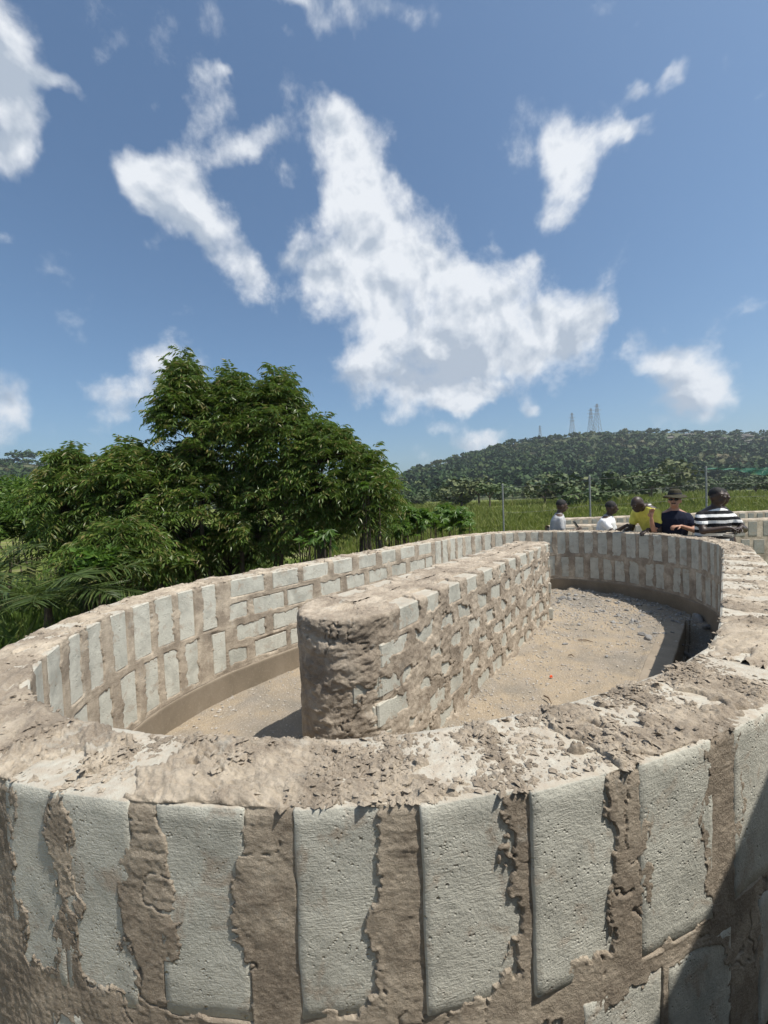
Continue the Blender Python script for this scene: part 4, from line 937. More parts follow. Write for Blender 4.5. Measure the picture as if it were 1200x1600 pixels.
# ------------------------------------------------------------------ hills, wood, pylons, haze
def hill_surface(ridge, foot_y, foot_k, name, prof_cliff=True, seed=0):
    R_ = np.array([at(*p) for p in ridge]); s = np.linspace(0, len(R_)-1, (len(R_)-1)*14+1); R_ = np.stack([np.interp(s, np.arange(len(R_)), R_[:, k]) for k in range(3)], -1)
    v = np.r_[np.linspace(0, 1, 44), np.linspace(1.02, 1.5, 12)]
    return R_, v
def hill_pt(R_, i, v, foot_y, foot_k, seed):
    i0 = np.clip(np.floor(i).astype(int), 0, len(R_)-2); f = (i-i0)[..., None]; r = R_[i0]*(1-f)+R_[i0+1]*f
    foot = np.stack([r[..., 0]*foot_k, np.full(r.shape[:-1], foot_y)+0*r[..., 0], np.zeros(r.shape[:-1])-.5], -1)
    vv = np.clip(v, 0, 1); p = foot+(r-foot)*vv[..., None]
    prof = .42*vv+.58*vv**1.7; prof = prof+.07*sstep(.80, .93, vv)*(1-vv)*4
    p[..., 2] = -.5+(r[..., 2]+.5)*np.minimum(prof, 1.0)
    back = np.clip(v-1, 0, 9)[..., None]; p = p+(r-foot)*back; p[..., 2] = np.where(v > 1, r[..., 2]-(v-1)*18, p[..., 2])
    x, y = p[..., 0], p[..., 1]; amp = np.clip(vv*1.5, 0, 1)*np.clip(r[..., 2]/40, .1, 1)*(1-.75*(v > .97))
    p[..., 2] = p[..., 2]+amp*(3.2*fbm(x*.02, y*.02, 0, 3, seed)+1.2*fbm(x*.09, y*.09, 0, 2, seed+1)); return p
RIDGE = [(520, 778, 330), (600, 762, 350), (640, 742, 375), (700, 722, 395), (750, 708, 410), (790, 695, 420), (850, 687, 430), (920, 680, 435), (1000, 676, 440), (1100, 677, 440), (1200, 679, 440), (1400, 672, 445), (1700, 668, 450), (2100, 700, 460)]
RIDGE2 = [(-900, 700, 330), (-500, 690, 320), (-200, 700, 300), (-60, 716, 290), (0, 722, 285), (45, 724, 282), (90, 734, 280), (160, 748, 278), (260, 768, 275), (360, 786, 275)]
def make_hill(name, ridge, fy, fk, seed, mat, label):
    R_, v = hill_surface(ridge, fy, fk, name); I, Vv = np.meshgrid(np.arange(len(R_), dtype=float), v); P = hill_pt(R_, I, Vv, fy, fk, seed)
    o = obj(name, quads_mesh(name, P.reshape(-1, 3), grid_quads(len(v), len(R_))), mat); tag(o, label, kind='structure'); return R_
def hill_mat():
    m, nt, N, L, P = new_mat('hill_soil_and_rock'); b = NB(nt); pos, g = wcoord(nt)
    c = b.ramp(b.noise(pos, .05, 6, .65), [(.35, (.035, .055, .020)), (.55, (.07, .085, .030)), (.72, (.15, .125, .085))]); L.new(c, P.inputs['Base Color']); P.inputs['Roughness'].default_value = 1.0
    L.new(b.bump(b.noise(pos, .35, 5), 1.0, 1.5), P.inputs['Normal']); return m
M_HILL = hill_mat()
HR = make_hill('hill', RIDGE, 165., .62, 401, M_HILL, 'long wooded hill with a rocky brow behind the people')
HL = make_hill('far_hill', RIDGE2, 120., .60, 411, M_HILL, 'wooded hill rising at the left behind the trees')
def wood_mat():
    m, nt, N, L, P = new_mat('wood_foliage'); b = NB(nt); pos, g = wcoord(nt)
    at_ = N.new('ShaderNodeAttribute'); at_.attribute_name = 'tone'
    c = b.ramp(at_.outputs['Fac'], [(0, (.016, .040, .010)), (.40, (.034, .070, .015)), (.7, (.065, .100, .024)), (1, (.15, .125, .06))])
    c = b.mix(b.math('MULTIPLY', g.outputs['Random Per Island'], .35), c, (.016, .030, .011))
    L.new(c, P.inputs['Base Color']); P.inputs['Roughness'].default_value = .7; P.inputs['Specular IOR Level'].default_value = .2; return m
M_WOOD = wood_mat()
def crown_quads(r, c, rad, n, size, full=False):
    """n leafy clump faces in the upper part of crowns c with radii rad"""
    m = len(c); k = 9
    u = unit(r.normal(size=(m, k, 3))); u[..., 2] = np.abs(u[..., 2])*.9-.15 if not full else u[..., 2]*.95
    Cc = c[:, None]+u*rad[:, None, None]*np.array([1, 1, .8])*r.uniform(.45, .85, (m, k, 1))
    j = r.integers(0, k, (m, n)); base = np.take_along_axis(Cc, j[..., None].repeat(3, -1), 1)
    q = unit(r.normal(size=(m, n, 3))); q[..., 2] = np.abs(q[..., 2])*1.0-.25 if not full else q[..., 2]
    P = base+q*rad[:, None, None]*.42
    nr = unit(q+r.normal(0, .45, (m, n, 3))); t = unit(np.cross(nr, r.normal(size=(m, n, 3)))); b = np.cross(nr, t)
    s = (size*rad)[:, None, None]*r.uniform(.5, 1.2, (m, n, 1))
    V = np.stack([P+t*s, P+b*s*.8, P-t*s*.9, P-b*s], 2).reshape(-1, 3)
    return V, np.arange(len(V)).reshape(-1, 4)
def wood(R_, fy, fk, seed, n, i0, i1, name, label, rlo, rhi):
    r = np.random.default_rng(seed); i = r.uniform(i0, i1, n); v = np.clip(r.random(n)**.75*1.0, 0, 1.0)
    rock = (v > .79) & (v < .93) & (i > 14*8.2); keep = ~(rock & (r.random(n) < .62)); i, v = i[keep], v[keep]
    P = hill_pt(R_, i, v, fy, fk, seed if False else (401 if fk == .62 else 411)); rad = (rlo+(rhi-rlo)*r.random(len(i))**1.8)*np.where(v > .8, .75, 1.0)
    P[:, 2] += rad*.45; V, Q = crown_quads(r, P, rad, 64, .24)
    me = quads_mesh(name, V, Q, False); tone = np.clip(r.beta(2, 3, len(i))+.35*fbm(P[:, 0]*.02, P[:, 1]*.02, 0, 3, 77)+.25*(v-.5)*(v > .5), 0, 1); a = me.attributes.new('tone', 'FLOAT', 'POINT'); a.data.foreach_set('value', np.repeat(tone, 64*4).astype(np.float32))
    o = obj(name, me, M_WOOD); tag(o, label, kind='stuff')
wood(HR, 165., .62, 421, 2400, 14*.5, 14*11, 'hillside_forest', 'dense dark wood covering the slope of the long hill', 2.4, 7.5)
wood(HL, 120., .60, 422, 520, 14*2.0, 14*8.8, 'left_hillside_forest', 'dense dark wood covering the left hill', 2.6, 4.8)
# rock ledges of the brow
def ledges():
    r = random.Random(5); k = 0; M_ROCK = make_stone_mat('brow_rock', (.11, .098, .082), (.26, .235, .20)); big = [rock_mesh('ledge', 50+j, 1, .8, .55, 3) for j in range(5)]
    for j in range(70):
        i = np.array([r.uniform(14*8.3, 14*10.6)]); v = np.array([r.choice([.80, .84, .875, .905])+r.uniform(-.008, .008)]); p = hill_pt(HR, i, v, 165., .62, 401)[0]
        o = obj('rock_ledge', big[r.randrange(5)], M_ROCK); s = r.uniform(1.4, 3.2); o.location = (p[0], p[1], p[2]+.35*s); o.scale = (s*1.7, s, s*.9); o.rotation_euler = (0, 0, r.uniform(-.4, .4))
        tag(o, 'weathered grey-brown rock ledge in the rocky brow of the long hill', 'rock', 'rock ledges along the brow')
ledges()
# single trees that stand out along the sky line and along the foot of the hill
def tree_proto(seed, flat=.8, trunk=.55, n=420, size=.13):
    r = np.random.default_rng(seed); c = np.array([[0, 0, 1.0]]); V, Q = crown_quads(r, c*trunk*1.6, np.array([1.0]), n, size, True); V[:, 2] = (V[:, 2]-trunk*1.6)*flat+trunk*1.6
    me = quads_mesh('tree_crown', V, Q, False); a = me.attributes.new('tone', 'FLOAT', 'POINT'); a.data.foreach_set('value', np.repeat(np.clip(r.normal(.45, .1), .1, .9), len(V)).astype(np.float32)); me.materials.append(M_WOOD)
    parts = [tube_mesh('t', [(0, 0, -.2), (.03, 0, trunk*.7), (0, .02, trunk*1.5)], [.07, .05, .03], 6)]
    for k in range(4): aa = k*1.6+seed; parts.append(tube_mesh('b', [(.02, 0, trunk*.8), (.3*math.cos(aa), .3*math.sin(aa), trunk*1.25), (.55*math.cos(aa), .55*math.sin(aa), trunk*1.55)], [.035, .025, .012], 5))
    tm = quads_mesh('tree_trunk', *merge(parts)); tm.materials.append(M_BARK); return me, tm
protos = [tree_proto(500+k, [.8, .55, .95, .7][k], [.55, .8, .5, .6][k]) for k in range(4)]
def far_tree(pos, s, k, label, group, name='tree', crown_mat=None):
    root = empty(name, pos, 0); tag(root, label, 'tree', group); rz = random.uniform(0, 6)
    for nm, me in (('crown', protos[k][0]), ('trunk', protos[k][1])):
        o = bpy.data.objects.new(nm, me); col.objects.link(o); o.parent = root; o.scale = (s*random.uniform(.9, 1.25), s, s*random.uniform(.85, 1.1)); o.rotation_euler = (0, 0, rz)
        if nm == 'crown' and crown_mat: o.material_slots[0].link = 'OBJECT'; o.material_slots[0].material = crown_mat
    return root
for j in range(64):
    i = np.array([14*3.2+(14*10.3-14*3.2)*(j+random.uniform(.1, .9))/64]); p = hill_pt(HR, i, np.array([random.choice([.985, 1.0, 1.01])]), 165., .62, 401)[0]
    far_tree((p[0], p[1], p[2]-.6), random.uniform(1.5, 3.4), j % 4, 'small dark tree standing against the sky along the hill crest', 'trees along the hill crest', 'crest_tree')
p = at(36, 722, 284); far_tree((p[0], p[1], p[2]-5), 7.5, 1, 'umbrella-shaped tree on top of the left hill', None, 'umbrella_tree')
p = at(5, 724, 284); far_tree((p[0], p[1], p[2]-5), 6, 3, 'rounded tree at the left edge of the left hill top', None, 'round_tree')
def bush_mat(name, a, b2):
    m, nt, N, L, P = new_mat(name); b = NB(nt); pos, g = wcoord(nt); c = b.ramp(g.outputs['Random Per Island'], [(0, a), (1, b2)]); L.new(c, P.inputs['Base Color']); P.inputs['Roughness'].default_value = .7; return m
BM = [bush_mat('bush_dark', (.035, .060, .018), (.075, .105, .030)), bush_mat('bush_mid', (.045, .078, .017), (.085, .125, .030)), bush_mat('bush_pale', (.065, .085, .024), (.125, .14, .045))]
def foot_tree(x, y, Y, hgt, k, mi, label, group=None, name='tree'):
    p = at(x, y, Y); gz = float(ground_z(p[0], p[1])); s = hgt/1.75; far_tree((p[0], p[1], gz-.15), s, k, label, group, name, BM[mi])
foot_tree(1050, 770, 95, 9.0, 3, 2, 'wide flat-topped pale green tree at the foot of the hill')
foot_tree(1003, 775, 100, 6.5, 3, 2, 'smaller pale spreading tree left of the flat-topped one')
foot_tree(905, 780, 46, 3.6, 2, 1, 'bright green bush behind the fence post')
foot_tree(945, 782, 50, 3.3, 0, 1, 'bright green bush just right of the one behind the fence post')
foot_tree(715, 780, 85, 6.5, 3, 0, 'dark rounded tree at the far edge of the field')
r_ = random.Random(9)
for j in range(46):
    x = 560+j*15.5+r_.uniform(-8, 8); foot_tree(x, 780, r_.uniform(60, 135), r_.uniform(3.0, 6.2), r_.randrange(4), r_.choice([0, 0, 1, 0, 2]), 'leafy tree in the hedge line along the foot of the hill', 'hedge line below the hill', 'hedge_tree')
for j in range(16):
    x = -260+j*34+r_.uniform(-10, 10); foot_tree(x, 790, r_.uniform(30, 70), r_.uniform(3.5, 7.0), r_.randrange(4), r_.choice([0, 0, 1]), 'tree in the thicket below the left hill', 'thicket below the left hill', 'thicket_tree')
# white house on the left hill
def house():
    p = at(70, 729, 281); w, dp, h = 5.5, 4.0, 3.0; z0 = p[2]-2.2; root = empty('white_house', (p[0], p[1], z0)); tag(root, 'tiny white house on the shoulder of the left hill', 'house')
    mw = plain_mat('white_wash', (.75, .74, .70), .8, 0, 2, .06); mr = plain_mat('roof_sheet_grey', (.35, .33, .31), .6, .2, 2)
    me = box_mesh('house_wall', w, dp, h+2, .02); o = obj('wall', me, mw, root, (0, 0, h/2-1))
    V = [(-w*.56, -dp*.6, h), (w*.56, -dp*.6, h), (w*.56, dp*.6, h), (-w*.56, dp*.6, h), (-w*.56, 0, h+1.3), (w*.56, 0, h+1.3)]
    me = bpy.data.meshes.new('house_roof'); me.from_pydata(V, [], [(0, 1, 5, 4), (2, 3, 4, 5), (0, 4, 3), (1, 2, 5), (0, 3, 2, 1)]); obj('roof', me, mr, root, (0, 0, 0.02))
    md = plain_mat('dark_glass', (.05, .06, .07), .3)
    for k in (-1.5, 1.5): obj('window', box_mesh('house_window', 1.1, .06, 1.2, .01), md, root, (k, -dp/2-.03, 1.6))
house()
# lattice pylons on the brow
M_PYLON = plain_mat('pylon_steel', (.30, .31, .32), .6, .4, 1, .1, 0)
def pylon(x, ytop, ybase, Y, label):
    p = at(x, ytop, Y); zb = at(x, ybase, Y)[2]-10; H = p[2]-zb; root = empty('pylon', (p[0], p[1], zb)); tag(root, label, 'pylon', 'pylons on the hill')
    def beam(a, b_, w): return tube_mesh('b', [a, (np.array(a)+np.array(b_))/2, b_], w, 4)
    lv = np.linspace(0, 1, 9); wd = lambda t: (.095*(1-t)**1.15+.016)*H
    legs = []; br = []
    for sx, sy in ((1, 1), (1, -1), (-1, 1), (-1, -1)): legs.append(tube_mesh('l', [(sx*wd(t), sy*wd(t), t*H) for t in lv], .17, 4))
    for a, b_ in zip(lv[:-1], lv[1:]):
        for (s0, s1) in (((1, 1), (1, -1)), ((1, -1), (-1, -1)), ((-1, -1), (-1, 1)), ((-1, 1), (1, 1))):
            br.append(beam((s0[0]*wd(a), s0[1]*wd(a), a*H), (s1[0]*wd(b_), s1[1]*wd(b_), b_*H), .10)); br.append(beam((s1[0]*wd(a), s1[1]*wd(a), a*H), (s0[0]*wd(b_), s0[1]*wd(b_), b_*H), .10))
    [obj('leg', quads_mesh('pylon_leg', *l_), M_PYLON, root, (0, 0, 0)) for l_ in legs]; obj('bracing', quads_mesh('pylon_bracing', *merge(br)), M_PYLON, root, (0, 0, 0))
    for t, w in ((.70, .11), (.82, .13), (.93, .09)):
        z = t*H; W = w*H; obj('crossarm', quads_mesh('crossarm', *merge([beam((-W, 0, z), (W, 0, z), .13), beam((-W, 0, z), (0, 0, z+.04*H), .10), beam((W, 0, z), (0, 0, z+.04*H), .10)])), M_PYLON, root, (0, 0, 0))
    return root
pylon(843.5, 665, 683, 640, 'smallest, most distant pylon left along the crest')
pylon(893.5, 645, 675, 520, 'middle-sized pylon standing alone on the crest')
pylon(923, 638, 672, 480, 'left pylon of the tall pair on the crest')
pylon(932.5, 631, 672, 470, 'tallest pylon, right one of the pair on the crest')
M_CABLE = plain_mat('cable', (.2, .2, .21), .6, .3, 1, .1, 0)
# air
def haze():
    V = [(-1500, -1500, -3), (1500, -1500, -3), (1500, 1500, -3), (-1500, 1500, -3), (-1500, -1500, 150), (1500, -1500, 150), (1500, 1500, 150), (-1500, 1500, 150)]
    me = quads_mesh('haze', V, [(0, 3, 2, 1), (4, 5, 6, 7), (0, 1, 5, 4), (1, 2, 6, 5), (2, 3, 7, 6), (3, 0, 4, 7)], False)
    m = bpy.data.materials.new('haze_air'); m.use_nodes = True; N = m.node_tree.nodes; N.clear(); o_ = N.new('ShaderNodeOutputMaterial'); v = N.new('ShaderNodeVolumePrincipled')
    v.inputs['Color'].default_value = (.82, .90, 1.0, 1); v.inputs['Density'].default_value = HAZE_DENSITY; v.inputs['Anisotropy'].default_value = .2; m.node_tree.links.new(v.outputs[0], o_.inputs['Volume'])
    tag(obj('haze', me, m), 'thin bluish haze in the air between the field and the hill', kind='stuff')
HAZE_DENSITY = .0003
haze()
# ------------------------------------------------------------------ people
def cloth_mat(name, c, rough=.85, var=.12, stripes=None):
    m, nt, N, L, P = new_mat(name); b = NB(nt); tc = N.new('ShaderNodeTexCoord'); po = tc.outputs['Object']
    cc = b.mix(b.range(b.noise(po, 14, 4), .3, .7, 0, 1), tuple(v*(1-var) for v in c), tuple(min(1, v*(1+var)) for v in c))
    if stripes:
        sx = N.new('ShaderNodeSeparateXYZ'); L.new(po, sx.inputs[0])
        z = b.math('ADD', sx.outputs['Z'], b.math('MULTIPLY', b.noise(po, 5, 2), .02)); fr = b.math('FRACT', b.math('DIVIDE', z, stripes[1])); k = b.math('GREATER_THAN', fr, stripes[2])
        cc = b.mix(k, cc, stripes[0])
    L.new(cc, P.inputs['Base Color']); P.inputs['Roughness'].default_value = rough; P.inputs['Specular IOR Level'].default_value = .2
    w = b.noise(b.mapping(po, (1, 1, .5)), 16, 4, .6, .8); L.new(b.bump(w, .7, .02), P.inputs['Normal']); return m
def skin_mat(name, c):
    m, nt, N, L, P = new_mat(name); b = NB(nt); tc = N.new('ShaderNodeTexCoord'); po = tc.outputs['Object']
    L.new(b.mix(b.range(b.noise(po, 22, 4), .35, .7, 0, 1), tuple(v*.85 for v in c), tuple(v*1.15 for v in c)), P.inputs['Base Color']); P.inputs['Roughness'].default_value = .48; return m
SK_D = skin_mat('skin_deep_brown', (.050, .030, .021)); SK_B = skin_mat('skin_brown', (.075, .045, .030)); SK_L = skin_mat('skin_tan', (.42, .22, .145))
M_HAIR = plain_mat('black_hair', (.012, .011, .011), .8, 0, 60, .3, .6); M_EYE = plain_mat('eye_white', (.30, .27, .24), .3, 0, 30, .03, 0); M_BLACK = plain_mat('black_plastic', (.012, .012, .013), .25, 0, 30, .1, 0)
M_TROUSER = cloth_mat('dark_trousers', (.035, .035, .045)); M_SHOE = plain_mat('dark_shoe', (.03, .025, .02), .5)
def ell(c, r, seg=14, rings=9):
    th = np.linspace(0, math.pi, rings); ph = np.linspace(0, 2*math.pi, seg, endpoint=False); T_, P_ = np.meshgrid(th, ph, indexing='ij')
    V = np.stack([np.sin(T_)*np.cos(P_)*r[0], np.sin(T_)*np.sin(P_)*r[1], np.cos(T_)*r[2]], -1).reshape(-1, 3)+np.array(c); return V, grid_quads(rings, seg, wrap=True)
def rot2(v, yaw, piv=(0, 0, 0), pitch=0.0):
    v = np.asarray(v, float)-np.array(piv)
    y, z = v[..., 1]*math.cos(pitch)-v[..., 2]*math.sin(pitch), v[..., 1]*math.sin(pitch)+v[..., 2]*math.cos(pitch); x = v[..., 0]
    return np.stack([x*math.cos(yaw)-y*math.sin(yaw), x*math.sin(yaw)+y*math.cos(yaw), z], -1)+np.array(piv)
def limb(pts, rad, seg=10):
    pts = np.asarray(pts, float); n = 5; P_ = []; R_ = []
    for a, b_, ra, rb in zip(pts[:-1], pts[1:], rad[:-1], rad[1:]):
        for t in np.linspace(0, 1, n)[:-1]: P_.append(a+(b_-a)*t); R_.append(ra+(rb-ra)*t)
    P_.append(pts[-1]); R_.append(rad[-1])
    v, q = tube_mesh('l', P_, R_, seg); return [(v, q), ell(pts[0], (rad[0],)*3, 10, 7), ell(pts[-1], (rad[-1],)*3, 10, 7)]+[ell(p, (r*1.02,)*3, 10, 7) for p, r in zip(pts[1:-1], rad[1:-1])]
def torso_rings(rings, lean, seg=20):
    V = []
    for z, hw, hd, fy in rings:
        a = np.linspace(0, 2*math.pi, seg, endpoint=False); sx = np.sign(np.cos(a))*np.abs(np.cos(a))**.8
        V.append(np.c_[hw*sx, hd*np.sin(a)+fy, np.full(seg, z)])
    n = len(rings); V = np.vstack(V); Q = grid_quads(n, seg, wrap=True)
    caps = [ell((0, rings[0][3], rings[0][0]), (rings[0][1], rings[0][2], .03), seg, 5), ell((0, rings[-1][3], rings[-1][0]), (rings[-1][1], rings[-1][2], .03), seg, 5)]
    return [(V, Q)]+caps
def remeshed(name, parts, voxel, smooth=6):
    V, Q = merge(parts); me = quads_mesh(name+'_raw', V, Q); o = bpy.data.objects.new('tmp', me); col.objects.link(o)
    m = o.modifiers.new('r', 'REMESH'); m.mode = 'VOXEL'; m.voxel_size = voxel
    s = o.modifiers.new('s', 'SMOOTH'); s.factor = .5; s.iterations = smooth
    dg = bpy.context.evaluated_depsgraph_get(); e = o.evaluated_get(dg); out = bpy.data.meshes.new_from_object(e); out.name = name
    bpy.data.objects.remove(o); bpy.data.meshes.remove(me)
    for p in out.polygons: p.use_smooth = True
    return out
def append_mesh(me, parts):                          # add fingers to a body mesh
    V, Q = merge(parts); a = np.empty(len(me.vertices)*3, np.float32); me.vertices.foreach_get('co', a); a = a.reshape(-1, 3)
    F = [tuple(p.vertices) for p in me.polygons]; n = len(a); out = bpy.data.meshes.new(me.name); out.from_pydata(np.vstack([a, V]).tolist(), [], F+(Q+n).tolist()); 
    for p in out.polygons: p.use_smooth = True
    bpy.data.meshes.remove(me); return out
def hand(wrist, dirv, palm_n, side, curl=.5, spread=.12):
    """palm as body part, five bent fingers; side is the thumb side"""
    d = unit(np.array(dirv, float)); pn = np.array(palm_n, float); pn = unit(pn-d*np.dot(pn, d)); sd = np.cross(d, pn)*side
    w = np.array(wrist, float); body = []
    for k in (-1, -.33, .33, 1): body += limb([w, w+d*.045+sd*.014*k, w+d*.085+sd*.027*k], [.018, .015, .013], 8)
    F = []
    for k, ln in zip((1, .33, -.33, -1), (.070, .078, .073, .058)):
        p = w+d*.083+sd*.026*k; c = curl; dv = unit(d+sd*spread*k); q1 = p+unit(dv*math.cos(c*.6)+pn*math.sin(c*.6))*ln*.45; q2 = q1+unit(dv*math.cos(c*1.5)+pn*math.sin(c*1.5))*ln*.32; q3 = q2+unit(dv*math.cos(c*2.3)+pn*math.sin(c*2.3))*ln*.25
        v, q = tube_mesh('f', [p-dv*.015, p, (p+q1)/2, q1, q2, q3, q3+(q3-q2)*.15], [.0095, .0095, .009, .009, .0082, .0065, .002], 8); F.append((v, q))
    p = w+d*.03+sd*.022; q1 = p+unit(sd*.8+d*.6+pn*.3)*.036; q2 = q1+unit(sd*.45+d*.8+pn*.4)*.028; q3 = q2+unit(sd*.2+d*.9+pn*.5)*.02
    F.append(tube_mesh('f', [p-sd*.012, p, q1, q2, q3], [.012, .0115, .0105, .0095, .004], 8)); return body, F
def person(x, ytop, back, yaw, label, skin, shirt, H=None, lean=0.0, head_yaw=0.0, head_pitch=0.0, arms=None, build=1.0, bald=False, hat=False, glasses=False, stache=False, shirt_open=False, gz=-.13, pos=None, collar=None, sleeve=.55, watch=False, hdz=0.0):
    # stand just outside the far curve of the tank, on the ray through the photo column x
    if pos is None:
        for Y in np.arange(3.5, 12, .02):
            p = at(x, 800, Y); n = p[:2]@AN; d = p[:2]@AD
            if d > 4 and math.hypot(n+1.666, max(0, d-5.54)) > 1.635+T_W+back: break
    else: Y = pos; p = at(x, 800, Y)
    gz = float(ground_z(p[0], p[1]))
    top = at(x, ytop, Y)[2]; h = H if H else (top-gz); k = h/1.74*1.0
    root = empty('person', (p[0], p[1], gz), yaw); tag(root, label, 'person', 'people leaning on the tank wall')
    B = build; sh_z, hip = 1.43*k, .93*k; LZ = lambda z: lean*max(0, z-hip)/(sh_z-hip)        # forward offset by lean
    ring = lambda z, hw, hd: (z*k, hw*k*B, hd*k*B, LZ(z*k))
    torso = torso_rings([ring(.84, .165, .115), ring(.95, .17, .12), ring(1.08, .155, .115), ring(1.22, .175, .12), ring(1.34, .195, .115), ring(1.42, .17, .085), ring(1.47, .09, .07)], 0)
    nb = np.array([0, LZ(1.45*k), 1.46*k]); hc = np.array([0, LZ(1.45*k)+.03*k+.35*lean, 1.46*k+.165*k-.12*abs(lean)+hdz])
    parts = list(torso)+limb([nb-np.array([0, 0, .04]), hc-np.array([0, .01, .06*k])], [.062*k, .055*k])
    hp = []
    hp.append(ell(hc+np.array([0, -.008, .012]), (.076*k, .095*k, .105*k), 18, 12)); hp.append(ell(hc+np.array([0, .028*k, -.055*k]), (.055*k, .066*k, .062*k))); hp.append(ell(hc+np.array([0, .097*k, -.018*k]), (.016*k, .026*k, .024*k)))
    hp.append(ell(hc+np.array([0, .082*k, -.062*k]), (.028*k, .016*k, .012*k))); hp.append(ell(hc+np.array([0, .078*k, .028*k]), (.052*k, .02*k, .014*k)))
    for s in (-1, 1): hp.append(ell(hc+np.array([s*.078*k, -.01, -.012]), (.012*k, .024*k, .034*k)))
    HT = lambda v: rot2(rot2(v, 0, hc-np.array([0, 0, .09*k]), head_pitch), head_yaw, hc)
    hp = [(HT(v), q) for v, q in hp]; parts += hp
    # legs
    for s in (-1, 1): parts += limb([(s*.09*k, 0, .90*k), (s*.10*k, .01, .48*k), (s*.10*k, -.02, .08*k)], [.088*k*B, .058*k, .042*k])+[ell((s*.10*k, .06, .045*k), (.045*k, .13*k, .045*k))]
    fingers = []; sleeves = []; wr = {}
    for s, (el, wri, hd_, pn_, crl) in zip((-1, 1), arms):
        S_ = np.array([s*.172*k*B, LZ(sh_z), 1.365*k]); E_ = S_+np.array(el)*k; W_ = E_+np.array(wri)*k
        parts += limb([S_, E_, W_], [.052*k*B**.5, .042*k*B**.5, .028*k]); bd, F = hand(W_+unit(np.array(hd_))*.01, hd_, pn_, -s if True else s, crl); parts += bd; fingers += F
        Em = S_+(E_-S_)*sleeve; sleeves += limb([S_, Em], [.058*k*B**.5, .062*k*B**.5]); wr[s] = (W_, unit(W_-E_))
    body = append_mesh(remeshed('person_body', parts, .0115, 4), fingers); obj('body', body, skin, root, (0, 0, 0))
    g_ = .014
    shirtm = remeshed('shirt', torso_rings([(z, hw+g_, hd+g_, fy) for z, hw, hd, fy in [ring(.84, .17, .125), ring(.95, .172, .128), ring(1.08, .165, .122), ring(1.22, .178, .124), ring(1.34, .195, .118), ring(1.415, .165, .085), ring(1.455, .085, .068)]], 0)+sleeves, .013, 4)
    so = obj('shirt', shirtm, shirt, root, (0, 0, 0))
    a = np.linspace(0, 2*math.pi, 17); cp = [(nb[0]+.072*k*math.cos(t), nb[1]+.012+.066*k*math.sin(t), nb[2]+.012*k-.03*k*max(0, math.sin(t))) for t in a]; v, q = tube_mesh('c', cp, .016*k, 7); obj('collar', quads_mesh('collar', v, q), collar or shirt, so, (0, 0, 0))
    tm = []
    for s in (-1, 1): tm += limb([(s*.09*k, 0, .90*k), (s*.10*k, .01, .48*k), (s*.10*k, -.02, .06*k)], [.104*k*B, .078*k, .062*k])
    tm += torso_rings([(.80*k, .17*k*B, .125*k*B, 0), (.93*k, .178*k*B, .130*k*B, 0), (.99*k, .172*k*B, .126*k*B, 0)], 0); obj('trousers', remeshed('trousers', tm, .016, 3), M_TROUSER, root, (0, 0, 0))
    for s in (-1, 1): v, q = ell((s*.10*k, .06, .047*k), (.052*k, .14*k, .05*k)); obj('shoe', quads_mesh('shoe', v, q), M_SHOE, root, (0, 0, 0))
    # eyes, hair, hat
    for s in (-1, 1):
        v, q = ell(hc+np.array([s*.030*k, .081*k, .010*k]), (.009*k, .006*k, .005*k), 10, 7); obj('eye', quads_mesh('eye', HT(v), q), M_EYE, root, (0, 0, 0))
    if not bald and not hat:
        v, q = ell(hc+np.array([0, -.018*k, .026*k]), (.082*k, .098*k, .103*k), 20, 14); kz = v[:, 2] > hc[2]+.012*k+.62*np.clip(v[:, 1]-hc[1], -.03, 9)
        v = v+.004*k*fbm(v[:, 0]*60, v[:, 1]*60, v[:, 2]*60+.3, 2, 7)[:, None]; q = q[kz[q].all(1)]; obj('hair', quads_mesh('hair', HT(v), q), M_HAIR, root, (0, 0, 0))
    if stache: v, q = ell(hc+np.array([0, .094*k, -.046*k]), (.032*k, .010*k, .009*k), 10, 7); obj('moustache', quads_mesh('moustache', HT(v), q), M_HAIR, root, (0, 0, 0))
    if glasses:
        gp = []
        for s in (-1, 1): gp.append(ell(hc+np.array([s*.033*k, .092*k, .010*k]), (.028*k, .010*k, .019*k), 12, 7)); gp.append(tube_mesh('g', [hc+np.array([s*.058*k, .08*k, .014*k]), hc+np.array([s*.078*k, .04*k, .014*k]), hc+np.array([s*.082*k, -.02*k, .010*k])], .004, 5))
        gp.append(tube_mesh('g', [hc+np.array([-.012*k, .098*k, .014*k]), hc+np.array([0, .100*k, .016*k]), hc+np.array([.012*k, .098*k, .014*k])], .004, 5)); v, q = merge(gp); obj('sunglasses', quads_mesh('sunglasses', HT(v), q), M_BLACK, root, (0, 0, 0))
    if hat:
        pr = [(.0, .135), (.05, .133), (.078, .118), (.090, .085), (.094, .045), (.097, .035), (.125, .022), (.155, .000), (.168, -.012), (.160, -.016), (.120, .010), (.096, .026)]
        a = np.linspace(0, 2*math.pi, 28, endpoint=False); V = []
        for rr, z in pr: V.append(np.c_[hc[0]+rr*k*np.cos(a)*.94, hc[1]-.01+rr*k*np.sin(a)*1.08, hc[2]+z*k*.9+.052*k+(.012*k*np.sin(2*a+.5) if rr > .1 else 0*a)])
        m_hat = cloth_mat('olive_hat_cloth', (.05, .045, .028)); ho = obj('hat', quads_mesh('hat', HT(np.vstack(V)), grid_quads(len(pr), 28, wrap=True)), m_hat, root, (0, 0, 0))
        V = []
        for rr, z in ((.0955, .034), (.0975, .046), (.0945, .060)): V.append(np.c_[hc[0]+rr*k*np.cos(a)*.94, hc[1]-.01+rr*k*np.sin(a)*1.08, hc[2]+z*k*.9+.053*k+0*a])
